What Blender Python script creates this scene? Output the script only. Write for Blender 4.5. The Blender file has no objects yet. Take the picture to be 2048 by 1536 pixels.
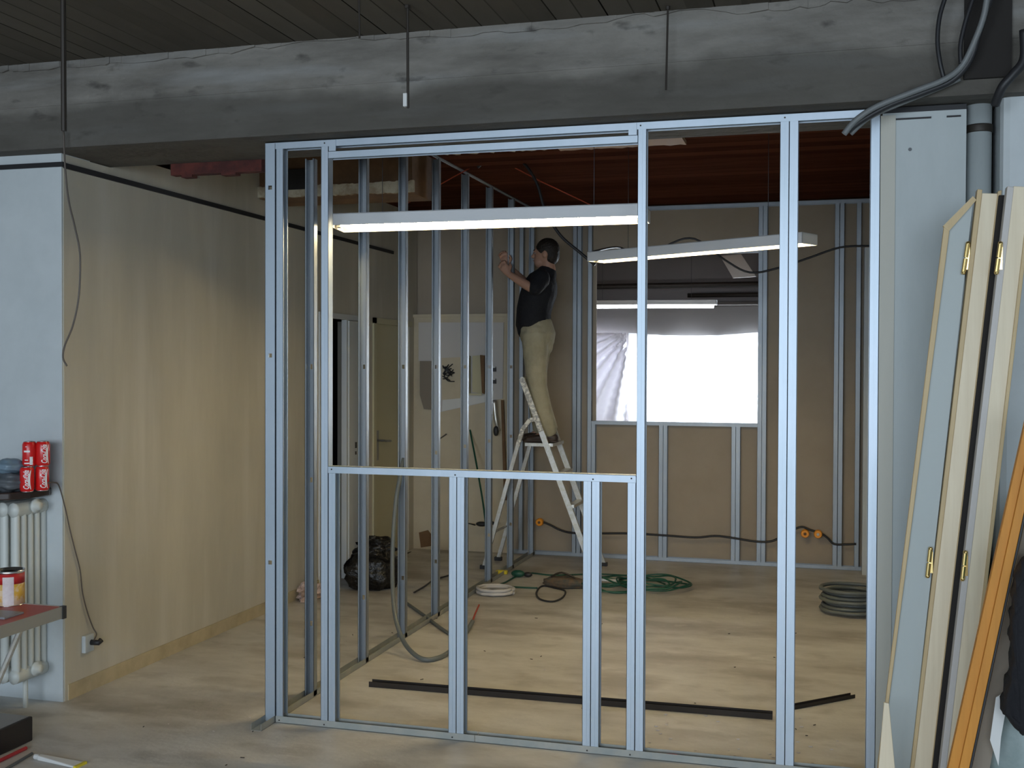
import bpy, bmesh, math, random
from mathutils import Vector, Matrix, Euler
random.seed(7)
sc = bpy.context.scene
COL = sc.collection
PI = math.pi

# ------------------------------------------------------------------ camera
F, YAW, PITCH, ROLL = 2231.1, 0.2738, -0.0160, 0.0034
CAM = Vector((2.4205, -4.5226, 1.6059))
def cam_axes():
    cy, sy = math.cos(YAW), math.sin(YAW)
    f = Vector((-sy*math.cos(PITCH), cy*math.cos(PITCH), math.sin(PITCH)))
    r = Vector((cy, sy, 0)); u = r.cross(f)
    r2 = math.cos(ROLL)*r + math.sin(ROLL)*u; u2 = -math.sin(ROLL)*r + math.cos(ROLL)*u
    return r2, u2, f
CR, CU, CF = cam_axes()
cd = bpy.data.cameras.new('camera'); cam = bpy.data.objects.new('camera', cd); COL.objects.link(cam)
cd.sensor_width = 36; cd.lens = F/2048*36; cd.clip_start = .05; cd.clip_end = 100
M = Matrix.Identity(4)
for i in range(3):
    M[i][0] = CR[i]; M[i][1] = CU[i]; M[i][2] = -CF[i]; M[i][3] = CAM[i]
cam.matrix_world = M
sc.camera = cam
def P(px, py, ax, val):
    """point where the sight line of a photo pixel meets the plane axis=val"""
    d = CF + CR*((px-1024)/F) - CU*((py-768)/F)
    t = (val-CAM[ax])/d[ax]
    return CAM + d*t

# ------------------------------------------------------------------ world, exposure, daylight
w = bpy.data.worlds.new('world'); sc.world = w; w.use_nodes = True
bg = w.node_tree.nodes['Background']; bg.inputs[0].default_value = (.72, .86, 1, 1); bg.inputs[1].default_value = .9
sc.view_settings.view_transform = 'Standard'; sc.view_settings.look = 'None'
sc.view_settings.gamma = 1; sc.view_settings.use_curve_mapping = False
sc.view_settings.exposure = 0.0
def area(name, loc, rot, sx, sy, power, color):
    l = bpy.data.lights.new(name, 'AREA'); l.shape = 'RECTANGLE'; l.size = sx; l.size_y = sy
    l.energy = power; l.color = color
    o = bpy.data.objects.new(name, l); o.location = loc; o.rotation_euler = rot; COL.objects.link(o); return o
# daylight outside the big windows behind the camera, and outside the sheeted window of the far room
area('daylight_rear', (1.6, -8.6, 2.1), (PI/2-.38, 0, 0), 6.6, 2.2, 500, (.75, .87, 1.0))
area('daylight_far', (1.0, 9.0, 1.5), (-PI/2, 0, 0), 4.2, 1.4, 700, (.82, .91, 1.0))

# ------------------------------------------------------------------ materials
def mat(name, col, rough=.6, metal=0, spec=None, noise=None, bump=None, emis=None, trans=None, alpha=None):
    m = bpy.data.materials.new(name); m.use_nodes = True; nt = m.node_tree; b = nt.nodes['Principled BSDF']
    b.inputs['Base Color'].default_value = (*col, 1); b.inputs['Roughness'].default_value = rough
    b.inputs['Metallic'].default_value = metal
    if spec is not None: b.inputs['Specular IOR Level'].default_value = spec
    if emis: b.inputs['Emission Color'].default_value = (*emis[0], 1); b.inputs['Emission Strength'].default_value = emis[1]
    if alpha is not None: b.inputs['Alpha'].default_value = alpha
    tc = nt.nodes.new('ShaderNodeTexCoord')
    if noise:   # (other colour, scale xyz, lo, hi)
        c2, scl, lo, hi = noise
        mp = nt.nodes.new('ShaderNodeMapping'); mp.inputs['Scale'].default_value = scl if hasattr(scl, '__len__') else (scl,)*3
        n = nt.nodes.new('ShaderNodeTexNoise'); n.inputs['Scale'].default_value = 1; n.inputs['Detail'].default_value = 6
        n.inputs['Roughness'].default_value = .65
        cr = nt.nodes.new('ShaderNodeValToRGB'); cr.color_ramp.elements[0].position = lo; cr.color_ramp.elements[1].position = hi
        cr.color_ramp.elements[0].color = (*col, 1); cr.color_ramp.elements[1].color = (*c2, 1)
        nt.links.new(tc.outputs['Object'], mp.inputs[0]); nt.links.new(mp.outputs[0], n.inputs['Vector'])
        nt.links.new(n.outputs[0], cr.inputs[0]); nt.links.new(cr.outputs[0], b.inputs['Base Color'])
    if bump:    # (scale, strength, distance)
        n2 = nt.nodes.new('ShaderNodeTexNoise'); n2.inputs['Scale'].default_value = bump[0]; n2.inputs['Detail'].default_value = 5
        bp = nt.nodes.new('ShaderNodeBump'); bp.inputs['Strength'].default_value = bump[1]; bp.inputs['Distance'].default_value = bump[2]
        nt.links.new(tc.outputs['Object'], n2.inputs['Vector']); nt.links.new(n2.outputs[0], bp.inputs['Height'])
        nt.links.new(bp.outputs[0], b.inputs['Normal'])
    return m
def mix_layer(m, col2, scale, lo, hi, detail=6, fac=1.0):
    """a second layer of patches over whatever feeds the base colour"""
    nt = m.node_tree; b = nt.nodes['Principled BSDF']
    tc = nt.nodes.new('ShaderNodeTexCoord'); mp = nt.nodes.new('ShaderNodeMapping'); mp.inputs['Scale'].default_value = scale
    mp.inputs['Location'].default_value = (random.uniform(0, 9), random.uniform(0, 9), random.uniform(0, 9))
    n = nt.nodes.new('ShaderNodeTexNoise'); n.inputs['Scale'].default_value = 1; n.inputs['Detail'].default_value = detail
    mr = nt.nodes.new('ShaderNodeMapRange'); mr.inputs[1].default_value = lo; mr.inputs[2].default_value = hi; mr.inputs[4].default_value = fac
    mx = nt.nodes.new('ShaderNodeMix'); mx.data_type = 'RGBA'
    nt.links.new(tc.outputs['Object'], mp.inputs[0]); nt.links.new(mp.outputs[0], n.inputs['Vector']); nt.links.new(n.outputs[0], mr.inputs[0])
    nt.links.new(mr.outputs[0], mx.inputs[0])
    src = b.inputs['Base Color']
    if src.links: nt.links.new(src.links[0].from_socket, mx.inputs[6])
    else: mx.inputs[6].default_value = src.default_value
    mx.inputs[7].default_value = (*col2, 1)
    nt.links.new(mx.outputs[2], src)
    return m
def board_mat(name, c1, c2, gap, axis, width, rough=.8):
    """board-marked ceiling: strips across one axis with dark joints"""
    m = bpy.data.materials.new(name); m.use_nodes = True; nt = m.node_tree; b = nt.nodes['Principled BSDF']; b.inputs['Roughness'].default_value = rough
    tc = nt.nodes.new('ShaderNodeTexCoord'); sp = nt.nodes.new('ShaderNodeSeparateXYZ')
    nt.links.new(tc.outputs['Object'], sp.inputs[0])
    dv = nt.nodes.new('ShaderNodeMath'); dv.operation = 'DIVIDE'; dv.inputs[1].default_value = width; nt.links.new(sp.outputs[axis], dv.inputs[0])
    fl = nt.nodes.new('ShaderNodeMath'); fl.operation = 'FLOOR'; nt.links.new(dv.outputs[0], fl.inputs[0])
    fr = nt.nodes.new('ShaderNodeMath'); fr.operation = 'FRACT'; nt.links.new(dv.outputs[0], fr.inputs[0])
    wn = nt.nodes.new('ShaderNodeTexWhiteNoise'); wn.noise_dimensions = '1D'; nt.links.new(fl.outputs[0], wn.inputs['W'])
    mp = nt.nodes.new('ShaderNodeMapping'); s = [3, 3, 3]; s[axis] = 14; mp.inputs['Scale'].default_value = s
    n = nt.nodes.new('ShaderNodeTexNoise'); n.inputs['Scale'].default_value = 1; n.inputs['Detail'].default_value = 6
    nt.links.new(tc.outputs['Object'], mp.inputs[0]); nt.links.new(mp.outputs[0], n.inputs['Vector'])
    ad = nt.nodes.new('ShaderNodeMath'); ad.operation = 'ADD'; nt.links.new(wn.outputs[0], ad.inputs[0]); nt.links.new(n.outputs[0], ad.inputs[1])
    ml = nt.nodes.new('ShaderNodeMath'); ml.operation = 'MULTIPLY'; ml.inputs[1].default_value = .55; nt.links.new(ad.outputs[0], ml.inputs[0])
    mx = nt.nodes.new('ShaderNodeMix'); mx.data_type = 'RGBA'; mx.inputs[6].default_value = (*c1, 1); mx.inputs[7].default_value = (*c2, 1)
    nt.links.new(ml.outputs[0], mx.inputs[0])
    # joint: stronger between some boards
    lt = nt.nodes.new('ShaderNodeMath'); lt.operation = 'LESS_THAN'; lt.inputs[1].default_value = .06; nt.links.new(fr.outputs[0], lt.inputs[0])
    m2 = nt.nodes.new('ShaderNodeMath'); m2.operation = 'MULTIPLY'; nt.links.new(lt.outputs[0], m2.inputs[0]); nt.links.new(wn.outputs[0], m2.inputs[1])
    mj = nt.nodes.new('ShaderNodeMix'); mj.data_type = 'RGBA'; mj.inputs[7].default_value = (*gap, 1)
    nt.links.new(m2.outputs[0], mj.inputs[0]); nt.links.new(mx.outputs[2], mj.inputs[6]); nt.links.new(mj.outputs[2], b.inputs['Base Color'])
    b.inputs['Specular IOR Level'].default_value = 0
    bp = nt.nodes.new('ShaderNodeBump'); bp.inputs['Strength'].default_value = .5; bp.inputs['Distance'].default_value = .01
    nt.links.new(n.outputs[0], bp.inputs['Height']); nt.links.new(bp.outputs[0], b.inputs['Normal'])
    return m
def wood_mat(name, c1, c2, scale=(25, 25, 1.2), rough=.55):
    m = mat(name, c1, rough, noise=(c2, scale, .35, .7))
    return m

MT = {}
MT['floor'] = mat('floor_concrete', (.62, .60, .56), .45, noise=((.43, .41, .375), (1.6, 3.2, 1), .38, .68), bump=(40, .15, .01))
mix_layer(MT['floor'], (.25, .22, .18), (1.1, 2.6, 1), .52, .66, fac=.7)
mix_layer(MT['floor'], (.28, .255, .22), (4, 7, 1), .55, .68, fac=.45)
mix_layer(MT['floor'], (.60, .57, .52), (7, 9, 1), .58, .75, fac=.6)
MT['wall_cream'] = mat('cream_plaster', (.56, .525, .435), .75, noise=((.45, .42, .345), (2.2, 2.2, .5), .35, .7), bump=(60, .08, .005))
mix_layer(MT['wall_cream'], (.64, .61, .54), (5, 5, .6), .5, .75, fac=.7)
MT['wall_white'] = mat('white_paint', (.56, .60, .61), .55, noise=((.50, .54, .55), (3, 3, 3), .4, .7))
MT['pillar'] = mat('pillar_paint', (.46, .50, .50), .6, noise=((.40, .44, .44), (4, 4, 1), .4, .7), bump=(50, .1, .004))
MT['pillar_strip'] = mat('filler_strip', (.50, .49, .43), .7)
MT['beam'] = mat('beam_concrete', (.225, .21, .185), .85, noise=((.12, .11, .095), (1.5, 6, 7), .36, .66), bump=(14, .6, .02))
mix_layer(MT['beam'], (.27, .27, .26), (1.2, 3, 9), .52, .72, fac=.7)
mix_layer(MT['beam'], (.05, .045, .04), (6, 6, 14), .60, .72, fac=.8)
def lower_band(m, col, h, soft):
    # beam colour turns darker below a wavy boundary
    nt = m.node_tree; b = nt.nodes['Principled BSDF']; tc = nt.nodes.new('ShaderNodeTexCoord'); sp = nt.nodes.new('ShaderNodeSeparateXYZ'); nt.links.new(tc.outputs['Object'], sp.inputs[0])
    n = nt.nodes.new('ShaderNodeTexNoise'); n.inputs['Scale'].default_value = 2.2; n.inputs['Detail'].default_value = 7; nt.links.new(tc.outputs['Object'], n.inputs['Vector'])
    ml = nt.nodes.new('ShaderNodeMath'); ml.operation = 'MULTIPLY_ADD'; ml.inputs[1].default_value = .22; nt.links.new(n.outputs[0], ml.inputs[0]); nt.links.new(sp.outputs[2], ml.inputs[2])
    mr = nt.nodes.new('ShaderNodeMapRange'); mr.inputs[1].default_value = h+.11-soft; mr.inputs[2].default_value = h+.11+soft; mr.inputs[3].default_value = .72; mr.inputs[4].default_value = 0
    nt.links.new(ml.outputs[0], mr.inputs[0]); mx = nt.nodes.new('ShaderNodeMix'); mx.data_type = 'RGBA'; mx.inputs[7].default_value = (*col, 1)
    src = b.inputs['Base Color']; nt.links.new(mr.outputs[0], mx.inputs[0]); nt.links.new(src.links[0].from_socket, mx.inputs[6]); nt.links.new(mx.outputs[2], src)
lower_band(MT['beam'], (.062, .056, .046), .19, .03)
MT['ceil_front'] = board_mat('board_marked_ceiling', (.088, .078, .064), (.14, .125, .103), (.004, .004, .003), 0, .105)
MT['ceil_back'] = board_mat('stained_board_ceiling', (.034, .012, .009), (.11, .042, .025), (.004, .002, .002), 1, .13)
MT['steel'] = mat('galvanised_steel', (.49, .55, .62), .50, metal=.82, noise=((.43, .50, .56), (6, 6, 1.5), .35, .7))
MT['steel_shaded'] = mat('galvanised_steel_shaded', (.36, .39, .42), .5, metal=.8, noise=((.30, .33, .36), (6, 6, 1.5), .35, .7))  # same steel as the front studs; weaker reflection put into a darker base
MT['steel_dusty'] = mat('dusty_track_steel', (.34, .36, .34), .65, metal=.45, noise=((.42, .41, .37), (9, 9, 9), .4, .65))
MT['rail'] = mat('dark_brown_steel', (.022, .015, .010), .75)
MT['base_ochre'] = mat('ochre_skirting', (.50, .42, .27), .7, noise=((.40, .33, .21), 6, .4, .65))
MT['hole'] = mat('dark_punch', (.01, .01, .012), .8)
MT['board_brown'] = mat('plasterboard_paper', (.38, .315, .24), .85, noise=((.34, .28, .21), (2, 2, 2), .4, .7))
MT['board_grey'] = mat('far_plaster', (.21, .195, .19), .8)
MT['black'] = mat('black_line', (.012, .012, .014), .6)
MT['pine'] = wood_mat('pine_wood', (.78, .68, .50), (.68, .57, .40))
MT['pine_dark'] = wood_mat('pine_edge', (.58, .44, .24), (.48, .35, .18))
MT['orange_wood'] = wood_mat('varnished_wood', (.60, .25, .03), (.48, .19, .02), rough=.6)
MT['door_grey'] = mat('primed_door', (.40, .44, .43), .5)
MT['brass'] = mat('brass', (.80, .60, .25), .25, metal=1)
MT['lamp_body'] = mat('lamp_enamel', (.62, .63, .64), .45)
MT['lamp_reflector'] = mat('lamp_reflector', (.85, .80, .62), .35)
MT['tube_warm'] = mat('lit_tube', (1, 1, 1), .5, emis=((1, .80, .46), 75))
MT['tube_cool'] = mat('lit_tube_cool', (1, 1, 1), .5, emis=((.92, .93, 1.0), 34))
MT['alu'] = mat('ladder_aluminium', (.70, .69, .66), .38, metal=.85, noise=((.62, .60, .52), 40, .45, .6))
MT['alu_paint'] = mat('paint_splashed_aluminium', (.42, .40, .36), .5, metal=.3, noise=((.85, .82, .72), 45, .47, .56))
MT['skin'] = mat('skin', (.46, .26, .18), .55)
MT['shirt'] = mat('black_cotton', (.008, .008, .011), .85, bump=(18, .5, .02))
MT['trousers'] = mat('beige_twill', (.42, .38, .26), .85, noise=((.33, .30, .20), 5, .4, .65), bump=(10, .6, .03))
MT['hair'] = mat('dark_hair', (.02, .014, .01), .6, bump=(80, .8, .01))
MT['shoe'] = mat('dark_shoe', (.04, .025, .018), .5)
MT['eye'] = mat('eye_white', (.3, .28, .26), .4)
MT['lip'] = mat('lips', (.36, .15, .12), .5)
MT['radiator'] = mat('radiator_enamel', (.60, .62, .58), .4)
MT['shelf'] = mat('dark_shelf', (.035, .022, .018), .25)
MT['can_red'] = mat('can_red', (.62, .012, .012), .28)
MT['white'] = mat('white_lettering', (.80, .80, .80), .5)
MT['can_metal'] = mat('can_metal', (.75, .75, .76), .25, metal=1)
MT['bluegrey'] = mat('blue_grey_plastic', (.16, .23, .29), .35)
MT['grey_dark'] = mat('dark_grey_plastic', (.09, .10, .11), .45)
MT['cable'] = mat('black_cable', (.018, .018, .02), .5)
MT['cable_grey'] = mat('grey_cable', (.16, .17, .17), .5)
MT['cable_brown'] = mat('brown_flex', (.11, .09, .075), .5)
MT['hose'] = mat('grey_conduit', (.11, .125, .125), .45)
MT['green'] = mat('green_cable', (.008, .075, .045), .45)
MT['orange'] = mat('orange_plastic', (.90, .33, .01), .45)
MT['red_cord'] = mat('red_cord', (.45, .06, .02), .6)
MT['table_red'] = mat('red_table_top', (.42, .075, .06), .45)
MT['table_edge'] = mat('table_edging', (.36, .34, .29), .4, metal=.3)
MT['tin_yellow'] = mat('tin_label_yellow', (.72, .40, .05), .4, noise=((.75, .55, .35), 30, .45, .55))
MT['tin_red'] = mat('tin_label_red', (.45, .02, .02), .4)
MT['tin_pale'] = mat('tin_label_pale', (.62, .50, .50), .5, noise=((.70, .62, .60), 20, .4, .6))
MT['boxblack'] = mat('black_case', (.012, .010, .012), .4)
MT['boxgrey'] = mat('case_lid', (.22, .22, .23), .4)
MT['bag'] = mat('black_bin_bag', (.010, .009, .008), .3, bump=(9, 1, .06))
MT['pink'] = mat('pink_rubble', (.60, .46, .40), .9, noise=((.42, .30, .24), 25, .45, .6))
MT['bag_clear'] = mat('milky_film', (.30, .36, .36), .25, noise=((.20, .26, .25), 6, .4, .65))
MT['teal'] = mat('teal_print', (.02, .28, .28), .45, noise=((.25, .45, .42), 18, .52, .58))
MT['brown_card'] = mat('cardboard', (.24, .20, .155), .8)
MT['paper'] = mat('paper', (.66, .66, .64), .8)
MT['iron'] = mat('dark_iron', (.035, .028, .022), .55, metal=.3)
MT['rust'] = mat('rust_brick', (.10, .022, .015), .9, noise=((.05, .012, .01), 12, .4, .6))
MT['plaster'] = mat('broken_plaster', (.50, .45, .33), .9, noise=((.34, .27, .18), 14, .42, .62))
MT['brown_soffit'] = mat('brown_soffit', (.20, .11, .05), .8, noise=((.13, .07, .03), 5, .4, .65))
MT['tan'] = mat('tan_board', (.42, .27, .16), .8)
MT['void'] = mat('painted_dark', (.02, .017, .015), .9)  # near-black colour stands in for unlit depth
MT['door_white'] = mat('white_door', (.60, .62, .62), .5)
MT['door_cream'] = mat('cream_door', (.52, .48, .31), .5)
MT['cream_far'] = mat('cream_far_wall', (.58, .50, .36), .75, noise=((.52, .44, .31), 3, .4, .65))
MT['lightgrey'] = mat('light_grey_patch', (.56, .53, .50), .8)
MT['handle'] = mat('door_handle_metal', (.30, .30, .29), .35, metal=.8)
MT['yellow'] = mat('yellow_cap', (.68, .55, .03), .4)
MT['redstick'] = mat('red_rod', (.40, .02, .03), .4)
MT['brown_tool'] = mat('brown_tool_bag', (.13, .085, .05), .8, noise=((.06, .06, .05), 20, .4, .6))

def film(name, col, tr):
    m = bpy.data.materials.new(name); m.use_nodes = True; nt = m.node_tree; nt.nodes.clear()
    out = nt.nodes.new('ShaderNodeOutputMaterial'); a = nt.nodes.new('ShaderNodeBsdfTranslucent'); b = nt.nodes.new('ShaderNodeBsdfDiffuse')
    t = nt.nodes.new('ShaderNodeBsdfTransparent'); g = nt.nodes.new('ShaderNodeBsdfGlossy'); g.inputs['Roughness'].default_value = .25
    m1 = nt.nodes.new('ShaderNodeMixShader'); m2 = nt.nodes.new('ShaderNodeMixShader'); m3 = nt.nodes.new('ShaderNodeMixShader')
    a.inputs[0].default_value = (*col, 1); b.inputs[0].default_value = (*col, 1)
    m1.inputs[0].default_value = .45; m2.inputs[0].default_value = tr; m3.inputs[0].default_value = .12
    nt.links.new(a.outputs[0], m1.inputs[1]); nt.links.new(b.outputs[0], m1.inputs[2])
    nt.links.new(m1.outputs[0], m3.inputs[1]); nt.links.new(g.outputs[0], m3.inputs[2])
    nt.links.new(m3.outputs[0], m2.inputs[1]); nt.links.new(t.outputs[0], m2.inputs[2])
    nt.links.new(m2.outputs[0], out.inputs[0]); return m
MT['film'] = film('clear_film', (.85, .87, .90), .25)

# ------------------------------------------------------------------ mesh helpers
class MB:
    def __init__(s): s.v = []; s.f = []; s.mi = []; s.cur = 0
    def add(s, vs, fs):
        o = len(s.v); s.v += [tuple(v) for v in vs]; s.f += [tuple(i+o for i in f) for f in fs]; s.mi += [s.cur]*len(fs)
    def box(s, x0, y0, z0, x1, y1, z1, m=None):
        vs = [Vector((x, y, z)) for x in (x0, x1) for y in (y0, y1) for z in (z0, z1)]
        if m is not None: vs = [m @ v for v in vs]
        s.add(vs, [(0, 1, 3, 2), (4, 6, 7, 5), (0, 4, 5, 1), (2, 3, 7, 6), (0, 2, 6, 4), (1, 5, 7, 3)]); return s
    def hexa(s, a, b):      # two quads (lists of 4 points)
        s.add(list(a)+list(b), [(3, 2, 1, 0), (4, 5, 6, 7), (0, 1, 5, 4), (1, 2, 6, 5), (2, 3, 7, 6), (3, 0, 4, 7)]); return s
    def prism(s, pts, vec):
        n = len(pts); vec = Vector(vec); a = [Vector(p) for p in pts]; b = [p+vec for p in a]
        s.add(a+b, [tuple(range(n))[::-1], tuple(range(n, 2*n))]+[(i, (i+1) % n, n+(i+1) % n, n+i) for i in range(n)]); return s
    def rings(s, rings, closed=False, caps=True):
        n = len(rings[0]); vs = [p for r in rings for p in r]; fs = []
        m = len(rings)
        for i in range(m if closed else m-1):
            j = (i+1) % m
            for k in range(n): fs.append((i*n+k, i*n+(k+1) % n, j*n+(k+1) % n, j*n+k))
        if caps and not closed: fs.append(tuple(range(n))[::-1]); fs.append(tuple((m-1)*n+k for k in range(n)))
        s.add(vs, fs); return s
    def lathe(s, prof, c, n=24, axis='z'):
        c = Vector(c); rs = []
        for r, h in prof:
            ring = []
            for k in range(n):
                a = 2*PI*k/n; x, y = r*math.cos(a), r*math.sin(a)
                ring.append(c+(Vector((x, y, h)) if axis == 'z' else Vector((h, x, y)) if axis == 'x' else Vector((y, h, x))))
            rs.append(ring)
        return s.rings(rs)
    def tube(s, pts, r, n=8, closed=False, smooth=0):
        pts = [Vector(p) for p in pts]
        if smooth: pts = spline(pts, smooth, closed)
        m = len(pts); rs = []; up = None
        for i, p in enumerate(pts):
            a = pts[(i-1) % m] if (i or closed) else p; b = pts[(i+1) % m] if (i < m-1 or closed) else p
            t = (b-a).normalized() if (b-a).length > 1e-9 else Vector((0, 0, 1))
            if up is None: up = Vector((0, 0, 1)) if abs(t.z) < .9 else Vector((1, 0, 0))
            x = t.cross(up); x = x.normalized() if x.length > 1e-6 else t.orthogonal().normalized(); y = x.cross(t).normalized(); up = y
            rr = r[i*len(r)//m] if hasattr(r, '__len__') else r
            rs.append([p+x*rr*math.cos(2*PI*k/n)+y*rr*math.sin(2*PI*k/n) for k in range(n)])
        return s.rings(rs, closed)
    def ball(s, c, r, nu=12, nv=8, m=None):
        c = Vector(c); r = Vector(r) if hasattr(r, '__len__') else Vector((r, r, r)); rs = []
        for j in range(1, nv):
            th = PI*j/nv
            ring = [Vector((r.x*math.sin(th)*math.cos(2*PI*k/nu), r.y*math.sin(th)*math.sin(2*PI*k/nu), r.z*math.cos(th))) for k in range(nu)]
            if m is not None: ring = [m @ q for q in ring]
            rs.append([c+q for q in ring][::-1])
        return s.rings(rs)
    def build(s, name, material, parent=None, smooth=False, bevel=0, origin=None):
        me = bpy.data.meshes.new(name)
        v = s.v
        o = bpy.data.objects.new(name, me)
        if parent is not None:
            off = Vector(parent.matrix_world.translation) if False else WP.get(parent.name, Vector((0, 0, 0)))
            v = [Vector(q)-off for q in v]; WP_new = off
            o.parent = parent
        else:
            if origin is None:
                xs = [q[0] for q in v]; ys = [q[1] for q in v]; zs = [q[2] for q in v]
                origin = Vector(((min(xs)+max(xs))/2, (min(ys)+max(ys))/2, min(zs)))
            origin = Vector(origin); v = [Vector(q)-origin for q in v]; o.location = origin; WP_new = origin
        me.from_pydata([tuple(q) for q in v], [], s.f)
        bm = bmesh.new(); bm.from_mesh(me); bmesh.ops.recalc_face_normals(bm, faces=bm.faces)
        bm.to_mesh(me); bm.free()
        ms = material if isinstance(material, (list, tuple)) else [material]
        for m_ in ms: me.materials.append(MT[m_] if isinstance(m_, str) else m_)
        if len(ms) > 1: me.polygons.foreach_set('material_index', s.mi)
        if smooth: me.polygons.foreach_set('use_smooth', [True]*len(me.polygons))
        COL.objects.link(o); WP[o.name] = WP_new
        if bevel:
            b = o.modifiers.new('bevel', 'BEVEL'); b.width = bevel; b.segments = 2; b.limit_method = 'ANGLE'
        return o
WP = {}
def spline(pts, k, closed=False):
    out = []; n = len(pts)
    for i in range(n if closed else n-1):
        p0 = pts[(i-1) % n] if (i or closed) else pts[i]; p1 = pts[i]; p2 = pts[(i+1) % n]; p3 = pts[(i+2) % n] if (i+2 < n or closed) else p2
        for j in range(k):
            t = j/k
            out.append(.5*((2*p1)+(p2-p0)*t+(2*p0-5*p1+4*p2-p3)*t*t+(3*p1-p0-3*p2+p3)*t**3))
    if not closed: out.append(pts[-1])
    return out
def thing(name, label, cat, loc=(0, 0, 0), group=None):
    o = bpy.data.objects.new(name, None); o.empty_display_size = .1; COL.objects.link(o); o.location = loc; WP[o.name] = Vector(loc)
    return tag(o, label, cat, group)
def tag(o, label, cat, group=None):
    o['label'] = label; o['category'] = cat
    if group: o['group'] = group
    return o
def struct(o): o['kind'] = 'structure'; return o

# ================================================================== THE SETTING
XW, YB = -1.058, 4.673
struct(MB().box(-5, -8, -.12, 5, 8.7, 0).build('floor', 'floor', origin=(0, 0, 0)))
struct(MB().box(-5, -8, 3.0, 5, -.10, 3.12).build('ceiling', 'ceil_front', origin=(0, 0, 3)))
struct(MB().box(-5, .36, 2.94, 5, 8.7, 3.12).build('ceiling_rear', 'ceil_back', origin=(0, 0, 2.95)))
# downstand concrete beam over the front frame, with a chipped upper edge
b = MB(); b.box(-5, -.12, 2.605, 5, .38, 3.15)
x = -2.4; zt = 2.985
while x < 2.9:
    dx = random.uniform(.015, .07); z2 = min(2.998, max(2.965, zt+random.uniform(-.012, .012))); yy = -.126-random.uniform(0, .006)
    b.hexa([(x, yy, zt), (x+dx, yy, z2), (x+dx, yy, 3.004), (x, yy, 3.004)], [(x, -.118, zt), (x+dx, -.118, z2), (x+dx, -.118, 3.004), (x, -.118, 3.004)]); x += dx; zt = z2
b.box(-5, -.1235, 2.80, 5, -.11, 2.806)
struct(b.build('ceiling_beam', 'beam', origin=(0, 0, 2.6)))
# left wall (x=XW) with an open doorway and a closed door
b = MB()
for (y0, y1, z0, z1) in [(0, 2.80, 0, 2.60), (.38, 2.80, 2.60, 2.68), (2.80, 3.52, 1.95, 2.68), (3.52, 3.75, 0, 2.68), (3.75, 4.56, 1.95, 2.68), (4.56, 4.75, 0, 2.95), (1.2, 4.56, 2.68, 2.95)]:
    b.box(XW-.2, y0, z0, XW, y1, z1)
struct(b.build('wall_left', 'wall_cream', origin=(XW, 0, 0)))
b = MB(); b.box(-5, -.012, 0, XW-.002, .2, 2.604); struct(b.build('wall_left_front', 'wall_white', origin=(XW, 0, 0)))
b = MB(); b.box(XW-.01, 0, 2.535, XW+.012, 4.17, 2.56); b.box(-3, -.022, 2.54, XW+.012, 0, 2.562)
struct(b.build('trim_1', 'black', origin=(XW, 0, 2.54)))
b = MB(); b.box(XW, .02, 0, XW+.006, 2.78, .075); b.box(XW, 3.0, 0, XW+.001, 3.01, .01)
struct(b.build('baseboard_left', 'base_ochre', origin=(XW, 0, 0)))
# room behind the open doorway, its darkness put into the wall colour
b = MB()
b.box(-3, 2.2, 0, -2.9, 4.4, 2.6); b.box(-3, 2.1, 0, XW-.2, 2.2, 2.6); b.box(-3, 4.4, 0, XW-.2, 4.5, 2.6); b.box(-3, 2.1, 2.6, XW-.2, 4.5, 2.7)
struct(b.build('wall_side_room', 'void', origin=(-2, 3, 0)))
# far corridor wall: pale lower part with a ledge, brown board above
b = MB(); b.box(XW, YB, 0, -.2, YB+.09, 2.03); b.box(XW, YB-.02, 2.03, -.2, YB+.09, 2.055)
struct(b.build('wall_corridor_end', 'cream_far', origin=(-.6, YB, 0)))
# boards behind the rear stud frame, with the window-size opening
b = MB(); y0, y1 = YB+.052, YB+.066
ox0, ox1, oz0, oz1 = .56, 1.93, 1.14, 2.53
b.box(-.2, y0, 0, ox0, y1, 2.95); b.box(ox1, y0, 0, 3.2, y1, 2.95); b.box(ox0, y0, 0, ox1, y1, oz0); b.box(ox0, y0, oz1, ox1, y1, 2.95)
b.box(XW-.2, YB+.092, 2.0, -.2, YB+.1, 2.95); b.box(-.21, YB+.052, 0, -.2, YB+.1, 2.95)
struct(b.build('wall_back', 'board_brown', origin=(1, YB, 0)))
# right wall of the stud room, pillar
struct(MB().box(2.78, .35, 0, 2.9, YB+.052, 2.95).build('wall_right', 'wall_white', origin=(2.8, 2, 0)))
b = MB(); b.box(2.625, 0.0, 0, 2.925, .35, 2.58); struct(b.build('pillar', 'pillar', origin=(2.77, .17, 0)))
b = MB(); b.box(2.618, -.008, 0, 2.672, .03, 2.57); struct(b.build('trim_2', 'pillar_strip', origin=(2.64, 0, 0)))
b = MB(); b.box(2.62, -.006, 2.552, 2.80, .01, 2.558); b.box(2.855, -.006, 2.552, 2.905, .01, 2.558); b.box(2.625, 0, 2.58, 2.925, .3, 2.60)
struct(b.build('trim_3', 'black', origin=(2.77, 0, 2.55)))
for nm, (x, z, r) in {'a': (2.795, 2.38, .006), 'b': (2.745, 2.155, .003), 'c': (2.75, 1.42, .004)}.items():
    pass
# white boxed duct right of the pipe recess, recess behind it painted dark for its shade
struct(MB().box(3.04, -.05, 0, 5, .2, 3.0).build('wall_front_right', 'wall_white', origin=(3.6, 0, 0), bevel=.03))
struct(MB().box(2.92, .20, 0, 3.2, .30, 3.0).build('wall_recess', 'void', origin=(3, .2, 0)))
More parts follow.
